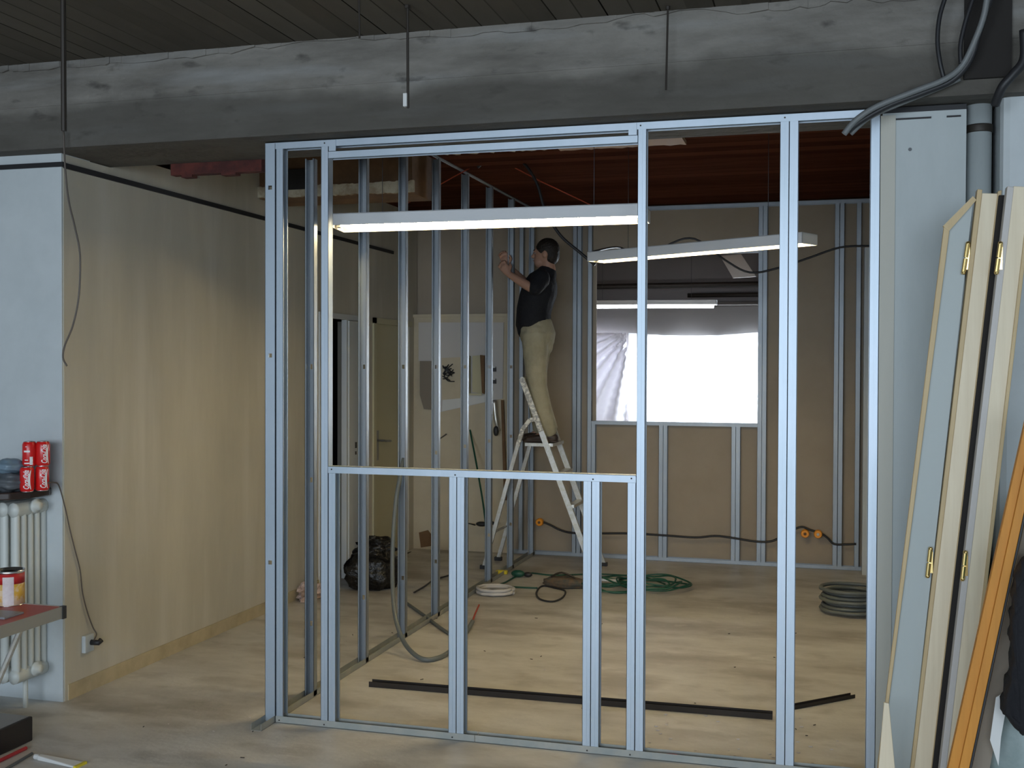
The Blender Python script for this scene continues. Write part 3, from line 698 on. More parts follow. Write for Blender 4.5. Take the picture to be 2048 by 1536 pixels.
tag(b.build('wooden_batten', 'brown_soffit'), 'brown batten standing upright right of the electrical board', 'batten')
tag(MB().tube([W(863, 905, .01), W(876, 880, .02), (W(893, 868, .02))], .006, 6).build('loose_cable', 'cable_brown'), 'short brown cable end below the brown card cover', 'cable')
tag(MB().tube([W(940, 860, .005), W(955, 940, .2), W(968, 1020, .3), W(976, 1100, .5)], .008, 6, smooth=6).build('green_lead', 'green'), 'green lead hanging down the corridor end wall', 'cable')
q0 = W(850, 1080, .005); tag(MB().prism([W(838, 1065, .002), W(856, 1060, .002), W(868, 1075, .002), W(862, 1092, .002), W(842, 1095, .002)], (0, -.004, 0)).build('damp_patch', 'brown_soffit'), 'ochre bare patch low on the corridor wall corner', 'patch')

# ================================================================== FLOOR THINGS IN THE STUD ROOM / CORRIDOR
def lumpy(c, r, seed, amp=.18, nu=28, nv=18, squash=1):
    rnd = random.Random(seed); ph = [rnd.uniform(0, 6) for _ in range(9)]; c = Vector(c); b = MB(); rs = []
    for j in range(1, nv):
        th = PI*j/nv; ring = []
        for k in range(nu):
            a = 2*PI*k/nu; d = Vector((math.sin(th)*math.cos(a), math.sin(th)*math.sin(a), math.cos(th)))
            f = 1+amp*(math.sin(5*d.x+ph[0])*math.sin(6*d.y+ph[1])+.6*math.sin(11*d.z+ph[2]+3*d.x)+.5*math.sin(13*d.x+ph[3])*math.sin(12*d.y+ph[4]+7*d.z))
            q = Vector((d.x*r[0]*f, d.y*r[1]*f, d.z*r[2]*f)); q += c
            if q.z < .004: q.z = .004
            ring.append(q)
        rs.append(ring[::-1])
    b.rings(rs); return b
bb = thing('bin_bag', 'crumpled black bin bag on the corridor floor by the doors', 'bag', (-.72, 2.95, 0))
lumpy((-.72, 2.95, .13), (.20, .18, .18), 3, .13).build('sack', 'bag', bb, smooth=True)
lumpy((-.70, 2.98, .30), (.12, .10, .07), 9, .3).build('gathered_top', 'bag', bb, smooth=True)
tag(lumpy((-.985, 2.46, .035), (.065, .10, .075), 5, .35).build('rubble_heap', 'pink'), 'little heap of pink rubble against the cream wall foot', 'rubble')
# coils
def coil(c, R, r, turns, name, m, label, seed, jit=.02, cat='cable coil', flat=1.0, height=.012):
    rnd = random.Random(seed); pts = []; n = 22
    for i in range(int(turns*n)):
        a = 2*PI*i/n; k = i/(turns*n); rr = R*(1+rnd.uniform(-jit, jit))*(1-.25*((i//n) % 3)/3)
        pts.append(Vector((c[0]+rr*math.cos(a), c[1]+rr*flat*math.sin(a), r+c[2]+height*(i//n)+height*(i % n)/n)))
    return tag(MB().tube(pts, r, 7, smooth=2).build(name, m, smooth=True), label, cat)
coil((2.60, 3.10, 0), .20, .013, 7, 'cable_coil', 'hose', 'coil of grey conduit on the floor at the right end', 11, .03, height=.022)
coil((.19, 3.0, 0), .13, .012, 4, 'tape_roll', 'lightgrey', 'loose roll of pale jointing strip on the floor behind the studs', 12, .05, 'coil', .9, .008)
# green extension-cable tangle
b = MB(); rnd = random.Random(4)
for k in range(9):
    cx, cy = 1.05+rnd.uniform(-.18, .22), 3.45+rnd.uniform(-.1, .1); R = rnd.uniform(.10, .24); pts = []
    for i in range(12):
        a = 2*PI*i/12+k; pts.append((cx+R*1.25*math.cos(a), cy+R*.9*math.sin(a), .010+.006*k+.03*max(0, math.sin(a*2+k))))
    b.tube(pts, .0065, 6, closed=True, smooth=4)
tag(b.build('extension_cable', 'green', smooth=True), 'tangle of dark green extension cable heaped on the floor', 'cable')
ln = [P(x, y, 2, .008) for x, y in [(1330, 1168), (1290, 1155), (1240, 1150), (1195, 1148), (1150, 1149), (1100, 1150), (1060, 1146), (1035, 1152), (1010, 1165), (1000, 1170), (1030, 1174), (1075, 1176)]]
tag(MB().tube(ln, .006, 6, smooth=6).build('extension_lead', 'green', smooth=True), 'thin green lead trailing from the tangle to its socket', 'cable')
ln = [P(x, y, 2, .008) for x, y in [(1085, 1172), (1073, 1185), (1080, 1198), (1105, 1203), (1125, 1195), (1130, 1182), (1110, 1176)]]
tag(MB().tube(ln, .0065, 6, closed=True, smooth=6).build('cable_loop', 'cable', smooth=True), 'single dark cable loop on the floor before the brown tool bag', 'cable')
c = P(1036, 1155, 2, 0); sk = thing('extension_socket', 'green socket end with brown plug on the floor', 'socket', (c.x, c.y, 0))
MB().ball((c.x, c.y, .03), (.055, .03, .028)).build('socket_body', 'green', sk, smooth=True); MB().ball((c.x+.075, c.y+.01, .025), (.035, .022, .02)).build('plug', 'cable', sk, smooth=True)
c = P(1005, 1148, 2, 0); tag(MB().box(c.x-.05, c.y-.02, 0, c.x+.04, c.y+.02, .03).build('yellow_plug', 'yellow', bevel=.008), 'small ochre plug on the floor near the ladder foot', 'plug')
c = P(1122, 1178, 2, 0)
tb = thing('tool_bag', 'low brown tool bag beside the green cable tangle', 'bag', (c.x, c.y, 0))
lumpy((c.x+.02, c.y+.06, .035), (.17, .07, .05), 8, .08).build('bag_body', 'brown_tool', tb, smooth=True)
MB().tube([(c.x-.08, c.y+.03, .08), (c.x, c.y+.02, .115), (c.x+.1, c.y+.03, .08)], .008, 6, smooth=5).build('handle', 'iron', tb)
c = P(1220, 1176, 2, 0); tag(MB().box(c.x-.06, c.y-.01, .05, c.x+.06, c.y+.01, .065).build('white_stick', 'paper'), 'short white stick lying on the green cable tangle', 'stick')
# conduit loop by the side frame
pts = [(.02, 1.66, 1.06), P(800, 955, 1, 1.58), P(792, 1000, 1, 1.56), P(786, 1080, 1, 1.52), P(785, 1160, 1, 1.47), P(790, 1230, 1, 1.38), P(806, 1280, 1, 1.28), P(828, 1308, 2, .03), P(850, 1319, 2, .014), P(875, 1316, 2, .014), P(898, 1304, 2, .014), P(922, 1280, 2, .014), P(938, 1255, 2, .014), P(945, 1243, 2, .02)]
hs = tag(MB().tube(pts, .013, 10, smooth=6).build('conduit_hose', 'hose', smooth=True), 'thick grey conduit looping from a stud down to the floor', 'hose')
tag(MB().tube([P(945, 1243, 2, .02), P(950, 1228, 2, .02), P(958, 1210, 2, .03)], .006, 6).build('red_wire', 'red_cord'), 'thin red wire poking out of the grey conduit end', 'wire')
tag(MB().tube([P(812, 1205, 2, .01), P(850, 1232, 2, .01), P(880, 1255, 2, .01), P(899, 1268, 2, .01)], .010, 8).build('grey_pipe', 'hose'), 'straight grey pipe lying on the floor inside the conduit loop', 'pipe')
tag(MB().tube([P(828, 1185, 2, .008), P(850, 1172, 2, .008), P(868, 1160, 2, .008), P(900, 1150, 2, .008)], .006, 6, smooth=5).build('floor_cable', 'cable'), 'black cable running over the corridor floor past the studs', 'cable')
tag(MB().tube([P(762, 1122, 0, -.95), P(785, 1117, 0, -.98), P(810, 1108, 0, -1.0), P(833, 1101, 0, -1.03)], .006, 6, smooth=5).build('wall_cable', 'cable'), 'black cable from the bin bag along the foot of the cream door', 'cable')
for k, (px, py) in enumerate([(952, 1048), (972, 1043)]):
    pass
b = MB(); b.ball(P(963, 1048, 1, 4.5), (.05, .03, .022)); b.ball(P(980, 1046, 1, 4.5), (.04, .03, .02)); b.tube([P(938, 1047, 1, 4.6), P(950, 1050, 1, 4.5)], .006, 6)
tag(b.build('black_adapter', 'cable', smooth=True), 'black adapter hanging low behind the ladder legs', 'adapter')
# wiring along the back frame
YK = YB-.02
pts = [P(x, y, 1, YK) for x, y in [(1080, 1042), (1100, 1050), (1120, 1060), (1145, 1066), (1200, 1067), (1260, 1067), (1330, 1071), (1390, 1075), (1430, 1072), (1465, 1076), (1510, 1083), (1540, 1083), (1560, 1075), (1590, 1058), (1605, 1054), (1620, 1060), (1640, 1066), (1655, 1076), (1668, 1088), (1690, 1089), (1712, 1088)]]
tag(MB().tube(pts, .009, 7, smooth=4).build('wiring_cable', 'cable', smooth=True), 'black cable strung low across the far stud frame', 'cable')
for (px, py, lb) in [(1078, 1045, 'round orange junction box low behind the ladder'), (1610, 1068, 'orange junction box on the far cable, left one of the close pair'), (1636, 1069, 'orange junction box on the far cable, the one with a white clip')]:
    c = P(px, py, 1, YK-.03); j = thing('junction_box', lb, 'junction box', c)
    MB().lathe([(.028, 0), (.033, .01), (.033, .04), (.030, .045)], (c.x, c.y, c.z), 18, axis='y').build('box_body', 'orange', j, smooth=False)
    MB().lathe([(.010, -.006), (.012, 0)], (c.x, c.y, c.z), 10, axis='y').build('knockout', 'paper' if px == 1636 else 'brown_soffit', j)
# white board at the right end
tag(MB().box(2.705, 4.50, 0, 2.775, 4.66, 2.53).build('white_board', 'wall_white'), 'tall white board standing in the far right corner', 'board')
# cables up top in the stud room
pts = [P(x, y, 1, 2.6) for x, y in [(955, 335), (975, 318), (1000, 307), (1030, 312), (1055, 335), (1075, 370), (1090, 420), (1120, 470), (1160, 505), (1190, 530)]]
tag(MB().tube(pts, .010, 7, smooth=5).build('ceiling_cable', 'cable', smooth=True), 'black cable arching under the rear ceiling behind the front lamp', 'cable')
tag(MB().tube([P(800, 415, 1, 2.9), P(905, 355, 1, 2.75), P(985, 312, 1, 2.6), P(1080, 362, 1, 2.9), P(1165, 402, 1, 3.3), P(1200, 420, 1, 3.4)], .004, 5).build('red_line', 'red_cord'), 'thin red string pulled up in a peak below the rear ceiling', 'string')
pts = [P(x, y, 1, 3.2) for x, y in [(1200, 455), (1240, 495), (1290, 520), (1340, 488), (1390, 478), (1450, 520), (1500, 545), (1560, 535), (1620, 515), (1680, 495), (1735, 492)]] + [Vector((2.785, 3.2, 2.40))]
pts = [Vector((1.05, 2.2, 2.31))] + pts[1:]
tag(MB().tube(pts, .007, 6, smooth=5).build('sagging_cable', 'cable', smooth=True), 'thin black cable sagging past the angled lamp to the right', 'cable')

# ================================================================== FRONT HALL: rods, cables, pipes
def rod(px, y0, x_end, y_end, r, label, ceil_px=None, tagpx=None):
    c = P(px, y0, 2, 3.0); e = P(x_end, y_end, 1, c.y)
    t = thing('threaded_rod', label, 'rod', (e.x, e.y, e.z))
    MB().tube([(c.x, c.y, 3.0), e], r, 8).build('rod', 'iron', t)
    MB().lathe([(r*2.2, 0), (r*2.2, .012)], (c.x, c.y, 2.986), 6).build('nut', 'iron', t)
    return t, e
rod(126, -30, 128, 262, .010, 'thick dark hanging rod in front of the concrete beam, above the cream wall corner')
rod(718, -10, 719, 76, .004, 'thin short dark rod hanging from the board-marked ceiling')
t, e = rod(815, 10, 816, 216, .0055, 'dark hanging rod with a white tag at its lower end')
MB().box(e.x-.016, e.y-.012, e.z+.005, e.x-.001, e.y+.006, e.z+.055).build('tag', 'paper', t)
rod(1336, 12, 1332, 180, .004, 'thin dark rod hanging down before the beam, right of the middle stud')
pts = [P(x, y, 1, -.16) for x, y in [(127, 262), (130, 330), (137, 400), (150, 455), (160, 510), (158, 590), (146, 650), (130, 690), (126, 715), (134, 732)]]
tag(MB().tube(pts, .0042, 6, smooth=5).build('hanging_wire', 'cable_brown', smooth=True), 'loose brown wire dangling down past the cream wall corner', 'wire')
# cable bundle at the beam's right end
def bundle(pts, r, m, name, label):
    return tag(MB().tube([P(x, y, 1, d) for x, y, d in pts], r, 8, smooth=5).build(name, m, smooth=True), label, 'cable')
bundle([(1688, 268, -.20), (1712, 240, -.2), (1755, 212, -.2), (1830, 182, -.2), (1890, 158, -.2), (1925, 130, -.2), (1950, 80, -.22), (1968, 30, -.24), (1978, -30, -.26)], .011, 'cable_grey', 'thick_cable', 'thick grey cable sweeping over the pillar top, upper one of the bundle')
bundle([(1696, 262, -.18), (1725, 240, -.18), (1780, 210, -.18), (1850, 184, -.18), (1905, 160, -.18), (1940, 120, -.2), (1960, 60, -.22), (1990, -30, -.24)], .011, 'cable', 'thick_cable', 'thick black cable sweeping over the pillar top, under the grey one')
bundle([(1702, 268, -.16), (1740, 235, -.16), (1800, 208, -.16), (1870, 180, -.16), (1920, 158, -.16)], .008, 'cable_grey', 'thin_cable', 'thin grey cable lying lowest in the bundle above the pillar')
bundle([(1896, -20, -.2), (1880, 30, -.2), (1875, 80, -.2), (1880, 125, -.2), (1890, 165, -.19)], .008, 'cable', 'thin_cable', 'black cable looping down beside the bundle, the one farther left')
bundle([(1952, -20, -.2), (1932, 40, -.2), (1921, 90, -.2), (1922, 128, -.2)], .008, 'cable', 'thin_cable', 'black cable looping down beside the bundle, the one nearer the corner')
bundle([(2048, 60, -.25), (2048, 118, -.25), (2025, 150, -.25), (2004, 175, -.24), (1990, 210, -.2)], .016, 'cable', 'thick_cable', 'fat black cable crossing the white duct in the top corner')
pp = thing('drain_pipe', 'vertical white pipe between the pillar and the boxed duct', 'pipe', (2.978, .06, 0))
MB().lathe([(.046, 0), (.046, 2.64)], (2.978, .075, 0), 28).build('pipe_body', 'pillar', pp, smooth=True)
MB().lathe([(.049, 2.50), (.05, 2.505), (.05, 2.525), (.049, 2.53)], (2.978, .075, 0), 28).build('pipe_collar', 'iron', pp, smooth=True)
struct(MB().box(2.90, -.14, 2.66, 3.06, .2, 3.0).build('painted_void', 'void', origin=(3, 0, 2.7)))  # block painted dark in place of the unlit void over the pipe

# ================================================================== LEFT CORNER: radiator, shelf, cans, outlet, table
rd = thing('radiator', 'old white column radiator on the white wall under the dark shelf', 'radiator', (-1.3, -.12, .1))
nsec = 6; X1 = -1.135
for s in range(nsec):
    xs = X1-.06*s-.03
    b = MB()
    for k in range(5):
        y = -.205+.045*k; ry = .017
        prof_ = [(xs, y, .17), (xs, y, .94)]
        rs = []
        for z in (.14, .17, .5, .90, .94):
            f = .8 if z in (.14, .94) else 1
            rs.append([(xs+.021*f*math.cos(2*PI*q/10), y+ry*f*math.sin(2*PI*q/10), z) for q in range(10)])
        b.rings(rs)
    for z in (.165, .935):     # headers
        b.rings([[(xs+.028*math.cos(2*PI*q/12), yy, z+.034*math.sin(2*PI*q/12)) for q in range(12)] for yy in (-.222, -.21, -.02, -.012)])
    b.build('section', 'radiator', rd, smooth=True)
for z, nm in ((.945, 'end_cap'), (.18, 'end_cap')):
    MB().lathe([(.034, 0), (.034, .012), (.022, .016), (.018, .03), (.0, .03)], (X1, -.11, z), 16, axis='x').build(nm, 'radiator', rd, smooth=True)
for xx in (.04, .3): MB().tube([(X1-xx, -.13, .17), (X1-xx, -.13, .0)], .012, 10).build('pipe', 'radiator', rd)
zs = 1.022
b = MB(); pl = [(-2.4, -.012), (-2.4, -.31), (-1.22, -.31), (-1.15, -.26), (-1.11, -.17), (-1.105, -.05), (-1.12, -.012)]
b.prism([(x, y, zs-.035) for x, y in pl], (0, 0, .035)); tag(b.build('wall_shelf', 'shelf', bevel=.006), 'dark polished shelf board lying on the radiator', 'shelf')
def can(cx, cy, z, rot, label, text='Coca-Cola', back=False):
    t = thing('drink_can', label, 'can', (cx, cy, z), 'red drink cans on the radiator shelf')
    r = .031
    MB().lathe([(.024, 0), (.027, .003), (r, .012), (r, .100), (.027, .110), (.0255, .1125)], (cx, cy, z), 32).build('can_body', 'can_red', t, smooth=True)
    MB().lathe([(.0255, .1122), (.0262, .1145), (.0245, .1145), (.0235, .111), (.001, .111)], (cx, cy, z), 32).build('can_lid', 'can_metal', t, smooth=True)
    MB().lathe([(.0245, -.0001), (.0262, .0006), (.0275, .003)], (cx, cy, z), 32).build('can_rim', 'can_metal', t, smooth=True)
    if back:
        b = MB()    # block of pale bars printed on the back of the can
        for z0_, z1_, a0_, a1_ in ((.012, .018, -.7, .1), (.028, .032, -.6, -.1), (.066, .074, -.75, .15), (.090, .093, -.5, -.2), (.008, .045, .12, .55)):
            n_ = 8; b.add([((r+.0005)*math.cos(rot+a0_+(a1_-a0_)*i/n_)+cx, (r+.0005)*math.sin(rot+a0_+(a1_-a0_)*i/n_)+cy, z+q) for i in range(n_+1) for q in (z0_, z1_)], [(2*i, 2*i+1, 2*i+3, 2*i+2) for i in range(n_)])
        b.build('printed_bars', 'white', t)
        return t
    cu = bpy.data.curves.new('lt', 'FONT'); cu.body = text; cu.size = .0285 if not back else .012; cu.shear = .35; cu.align_x = 'CENTER'; cu.align_y = 'CENTER'; cu.offset = .0006; cu.resolution_u = 3
    if back: cu.space_line = .9
    to = bpy.data.objects.new('lt', cu); COL.objects.link(to); dg = bpy.context.evaluated_depsgraph_get(); dg.update()
    me = bpy.data.meshes.new_from_object(to.evaluated_get(dg)); bpy.data.objects.remove(to)
    bm = bmesh.new(); bm.from_mesh(me); bmesh.ops.subdivide_edges(bm, edges=[e for e in bm.edges if e.calc_length() > .006], cuts=2)
    sx = .086/(max(v.co.x for v in bm.verts)-min(v.co.x for v in bm.verts))
    for v in bm.verts:
        # text x runs up the can, text y runs round it
        x, y = v.co.x*sx, v.co.y
        if back: x, y = v.co.x, v.co.y; a = rot+x/r; zz = .056+y
        else: a = rot-y*1.25/r; zz = .056+x
        v.co = Vector(((r+.0006)*math.cos(a), (r+.0006)*math.sin(a), zz))
    bm.to_mesh(me); bm.free(); me.materials.clear(); me.materials.append(MT['white'])
    o = bpy.data.objects.new('lettering', me); COL.objects.link(o); o.parent = t
    b = MB()    # white ribbon sweeping beside the lettering
    ring = []
    for i in range(14):
        u = i/13; a = rot+(.62-.25*math.sin(u*PI)); wd = .05+.10*math.sin(u*PI)
        zz = .012+u*.088
        ring.append([(( r+.0005)*math.cos(a+s_*wd)+cx, (r+.0005)*math.sin(a+s_*wd)+cy, z+zz) for s_ in (-1, 1)])
    vs = [q for rr in ring for q in rr]; b.add(vs, [(2*i, 2*i+1, 2*i+3, 2*i+2) for i in range(13)])
    if not back: b.build('ribbon', 'white', t)
    return t
facing = math.atan2(CAM.y+.15, CAM.x+1.2)
def canpos(px, y): p = P(px, 920, 1, y); return p.x
can(canpos(54, -.20), -.20, zs, facing+.15-.25, 'red drink can on the shelf, lower left of the stack')
can(canpos(84, -.14), -.14, zs, facing+.18, 'red drink can on the shelf, lower right against the wall corner')
can(canpos(59, -.17), -.17, zs+.1146, facing-.1, 'red drink can in the upper row, back of the can with pale bars', '', True)
can(canpos(86, -.14), -.14, zs+.1146, facing+.2, 'red drink can in the upper row at right, script lettering showing')
hm_ = thing('dust_mask', 'blue-grey mask with dark underside lying on the shelf left of the cans', 'mask', (-1.38, -.2, zs))
c = P(18, 915, 1, -.2)
lumpy((c.x, -.2, zs+.115), (.07, .07, .035), 21, .08).build('visor', 'bluegrey', hm_, smooth=True)
lumpy((c.x+.005, -.19, zs+.045), (.085, .08, .05), 23, .12).build('mask_body', 'grey_dark', hm_, smooth=True)
# radio lead: shelf -> socket on the cream wall
pts = [P(95, 966, 1, -.14), P(108, 965, 1, -.10), P(118, 972, 1, -.05), (XW+.012, -.012, .93), P(140, 1060, 0, XW+.01), P(150, 1100, 0, XW+.01), P(160, 1140, 0, XW+.01), P(165, 1185, 0, XW+.01), P(175, 1225, 0, XW+.012), P(186, 1255, 0, XW+.015), P(193, 1268, 0, XW+.03), P(188, 1280, 0, XW+.045)]
tag(MB().tube(pts, .0035, 6, smooth=6).build('power_lead', 'cable_brown', smooth=True), 'thin dark lead running from the shelf down to the wall socket', 'cable')
c0 = P(172, 1285, 0, XW)
so = thing('wall_socket', 'white wall socket with a black plug low on the cream wall', 'socket', c0)
MB().box(XW, c0.y-.035, c0.z-.045, XW+.022, c0.y+.035, c0.z+.04).build('socket_plate', 'wall_white', so, bevel=.004)
MB().tube([(XW+.022, c0.y+.01, c0.z), (XW+.06, c0.y+.015, c0.z), (XW+.065, c0.y+.03, c0.z+.01)], .014, 8).build('plug', 'cable', so, smooth=True)

# folding table
TZ = .70
cr = P(130, 1213, 2, TZ); tx1 = cr.x; ty1 = cr.y
tbt = thing('folding_table', 'red-topped folding table with metal edging at the left edge', 'table', (tx1-.4, ty1-.3, 0))
MB().box(tx1-.8, ty1-.62, TZ-.012, tx1-.006, ty1-.006, TZ).build('tabletop', 'table_red', tbt)
b = MB(); b.box(tx1-.8, ty1-.006, TZ-.042, tx1, ty1, TZ+.002); b.box(tx1-.006, ty1-.62, TZ-.042, tx1, ty1-.006, TZ+.002); b.box(tx1-.8, ty1-.626, TZ-.042, tx1, ty1-.62, TZ+.002)
b.build('edging', 'table_edge', tbt)
MB().box(tx1-.012, ty1-.016, TZ-.044, tx1+.004, ty1+.004, TZ+.003).build('corner_cap', 'cable', tbt)
for y in (ty1-.10, ty1-.55):
    MB().tube([(tx1-.09, y, TZ-.02), (tx1-.42, y, .012)], .011, 8).build('leg', 'alu', tbt); MB().tube([(tx1-.70, y, TZ-.02), (tx1-.37, y-.02, .012)], .011, 8).build('leg', 'alu', tbt)
# tin on the table
tc_ = P(20, 1208, 2, TZ)
tin = thing('food_tin', 'open food tin with red and yellow label on the folding table', 'tin', (tc_.x, tc_.y, TZ))
R = .052; hh = .132
MB().lathe([(R, .002), (R, .082)], (tc_.x, tc_.y, TZ), 36).build('label_lower', 'tin_yellow', tin, smooth=True)
MB().lathe([(R, .082), (R, hh-.012)], (tc_.x, tc_.y, TZ), 36).build('label_upper', 'tin_red', tin, smooth=True)
MB().lathe([(R-.001, hh-.012), (R+.0015, hh-.010), (R+.0015, hh), (R-.002, hh), (R-.002, .1), (.001, .1)], (tc_.x, tc_.y, TZ), 36).build('rim', 'can_metal', tin, smooth=True)
MB().lathe([(R+.001, 0), (R+.001, .003)], (tc_.x, tc_.y, TZ), 36).build('base_rim', 'can_metal', tin, smooth=True)
fa = math.atan2(CAM.y-tc_.y, CAM.x-tc_.x)-.12; b = MB(); ring = []
for i in range(9):
    a = fa-.38+.76*i/8; ring.append([(tc_.x+(R+.0008)*math.cos(a), tc_.y+(R+.0008)*math.sin(a), TZ+z) for z in (.004, hh-.022)])
b.add([q for r_ in ring for q in r_], [(2*i, 2*i+1, 2*i+3, 2*i+2) for i in range(8)]); b.build('panel_label', 'tin_pale', tin)
c = P(10, 1232, 2, TZ)
tag(MB().box(c.x-.16, c.y-.05, TZ, c.x+.04, c.y+.05, TZ+.008).build('notebook', 'boxgrey', bevel=.002), 'thin grey notebook lying on the red table before the tin', 'notebook')
# black case on the floor
c = P(66, 1432, 2, .105)
bx = thing('black_case', 'black case with grey top on the floor below the folding table', 'case', (c.x-.2, c.y-.2, 0))
MB().box(c.x-.5, c.y-.36, 0, c.x, c.y, .105).build('case_body', 'boxblack', bx, bevel=.006)
MB().box(c.x-.49, c.y-.35, .104, c.x-.012, c.y-.012, .108).build('case_top', 'boxgrey', bx)
a0 = P(52, 1496, 2, .008); a1 = P(-60, 1550, 2, .008); tag(MB().tube([a0, a1], .008, 8).build('red_rod', 'redstick'), 'red round rod on the floor next to the black case', 'rod')
a0 = P(64, 1507, 2, .006); a1 = P(0, 1545, 2, .006); tag(MB().tube([a0, a1], .006, 8).build('dark_rod', 'grey_dark'), 'dark grey rod on the floor beside the red one', 'rod')
tg = thing('sealant_tube', 'flattened white tube with yellow edge on the floor at lower left', 'tube', P(120, 1525, 2, 0))
a0 = P(78, 1519, 2, 0); a1 = P(158, 1532, 2, 0); d = (a1-a0).normalized(); n = Vector((-d.y, d.x, 0))
MB().hexa([a0+n*.012, a0-n*.012, a0-n*.012+Vector((0, 0, .02)), a0+n*.012+Vector((0, 0, .02))], [a1+n*.03, a1-n*.03, a1-n*.03+Vector((0, 0, .008)), a1+n*.03+Vector((0, 0, .008))]).build('tube_body', 'paper', tg, bevel=.004)
MB().hexa([a1+n*.032, a1-n*.032, a1-n*.032+Vector((0, 0, .01)), a1+n*.032+Vector((0, 0, .01))], [a1+d*.012+n*.032, a1+d*.012-n*.032, a1+d*.012-n*.032+Vector((0, 0, .01)), a1+d*.012+n*.032+Vector((0, 0, .01))]).build('crimp', 'yellow', tg)
MB().tube([a0+Vector((0, 0, .01)), a0-d*.02+Vector((0, 0, .01))], .011, 10).build('nozzle', 'paper', tg)
# marker by the front track, floor chips
mk = thing('marker', 'white and red marker lying against the front floor track', 'marker', (1.79, .035, .004))
a0 = Vector((1.72, .020, .012)); MB().tube([a0, a0+Vector((.085, .006, 0))], .0085, 10).build('barrel', 'paper', mk); MB().tube([a0+Vector((.085, .006, 0)), a0+Vector((.13, .009, 0))], .009, 10).build('cap', 'redstick', mk)
b = MB(); rnd = random.Random(9)
for i in range(90):
    x, y = (rnd.uniform(1.7, 2.58), rnd.uniform(.08, .75)) if i < 50 else (rnd.uniform(-.8, 2.2), rnd.uniform(-1.0, 3))
    s = rnd.uniform(.003, .011) if i < 50 else rnd.uniform(.002, .007); b.ball((x, y, s*.3), (s, s*rnd.uniform(.4, 1), s*.35), 6, 4)
o = b.build('plaster_crumbs', 'lightgrey'); o['kind'] = 'stuff'; tag(o, 'white plaster crumbs scattered over the bare floor', 'rubble')
b = MB()
for i in range(40):
    x, y = rnd.uniform(-.5, 2.5), rnd.uniform(-.6, 2.5); a = rnd.uniform(0, 3); L = rnd.uniform(.008, .02); b.tube([(x, y, .003), (x+L*math.cos(a), y+L*math.sin(a), .003)], .002, 5)
o = b.build('dropped_screw_litter', 'iron'); o['kind'] = 'stuff'; tag(o, 'tiny dark screws and splinters dropped about the floor', 'litter')

# ================================================================== RIGHT: leaning door sets and boards
def slab(pl, y, th, name, m, parent=None, bevel=.003):
    """pl: outline in photo pixels on the vertical plane y; straight edges are carried down to the floor"""
    return MB().prism([P(a, b_, 1, y) for a, b_ in pl], (0, th, 0)).build(name, m, parent, bevel=bevel)
def down(p, q, y, z=.0):
    """carry the edge p->q (pixels, top to bottom) down to height z"""
    a = P(*p, 1, y); b_ = P(*q, 1, y); t = (z-a.z)/(b_.z-a.z); return a+(b_-a)*t
def strip(tl, tr, bl, br, y, th, name, m, parent=None, z=.002, bevel=.002):
    a, b_ = P(*tl, 1, y), P(*tr, 1, y)
    return MB().prism([a, b_, down(tr, br, y, z), down(tl, bl, y, z)], (0, th, 0)).build(name, m, parent, bevel=bevel)
def hinge(px0, py0, px1, py1, y, parent):
    a, c = P(px0, py0, 1, y), P(px1, py1, 1, y); m_ = (a+c)/2
    b = MB(); b.tube([a, m_+(a-m_)*.04], .0075, 10); b.tube([c, m_+(c-m_)*.04], .0075, 10); b.ball(a, .008, 10, 6); b.ball(c, .008, 10, 6)
    b.box(m_.x, m_.y+.004, min(a.z, c.z)+.01, m_.x+.013, m_.y+.006, max(a.z, c.z)-.01)
    b.build('hinge', 'brass', parent, smooth=False)
da = thing('door_set', 'pine-framed grey door set with brass hinges leaning on the white pillar', 'door', (2.75, -.42, 0))
ya = -.45
slab_pts = [P(1896, 452, 1, ya+.012), P(1946, 402, 1, ya+.012), down((1956, 380), (1826, 1492), ya+.012), down((1900, 452), (1780, 1394), ya+.012)]
MB().prism(slab_pts, (0, .035, 0)).build('leaf_or_gap_shade', 'door_grey', da)
strip((1955, 378), (1965, 379), (1826, 1492), (1834, 1492), ya-.006, .05, 'stop_moulding', 'pine_dark', da)
strip((1964, 386), (1996, 387), (1833, 1492), (1868, 1492), ya, .07, 'jamb', 'pine', da)
strip((1996, 382), (2004, 380), (1868, 1492), (1874, 1492), ya-.008, .08, 'jamb_edge', 'pine_dark', da)
hinge(1936, 487, 1927, 545, ya-.004, da); hinge(1861, 1098, 1855, 1152, ya-.004, da)
MB().prism([P(1886, 452, 1, ya-.004), P(1946, 392, 1, ya-.004), P(1953, 400, 1, ya-.004), P(1898, 462, 1, ya-.004)], (0, .02, 0)).build('brace_batten', 'pine_dark', da)
strip((1888, 452), (1899, 462), (1772, 1394), (1779, 1394), ya-.002, .018, 'edge_lipping', 'pine_dark', da)
db = thing('door_set', 'second pine door set, behind the black gap nearer the frame edge', 'door', (2.85, -.5, 0))
yb = -.52
strip((2027, 372), (2064, 374), (1897, 1492), (1932, 1492), yb, .07, 'jamb', 'pine', db)
strip((2015, 372), (2028, 374), (1885, 1492), (1898, 1492), yb-.004, .05, 'stop_moulding', 'lightgrey', db)
strip((2060, 372), (2068, 372), (1930, 1492), (1937, 1492), yb-.008, .08, 'jamb_edge', 'pine_dark', db)
hinge(2001, 487, 1993, 545, yb-.012, db); hinge(1931, 1105, 1925, 1158, yb-.012, db)
strip((1998, 390), (2016, 390), (1870, 1492), (1886, 1492), yb+.05, .02, 'leaf_or_gap_shade', 'void', db)  # black strip paints the shade in the gap between the jambs
yo = -.90
og = thing('varnished_board', 'orange varnished moulded board leaning over the pine door sets', 'board', (2.85, yo, 0))
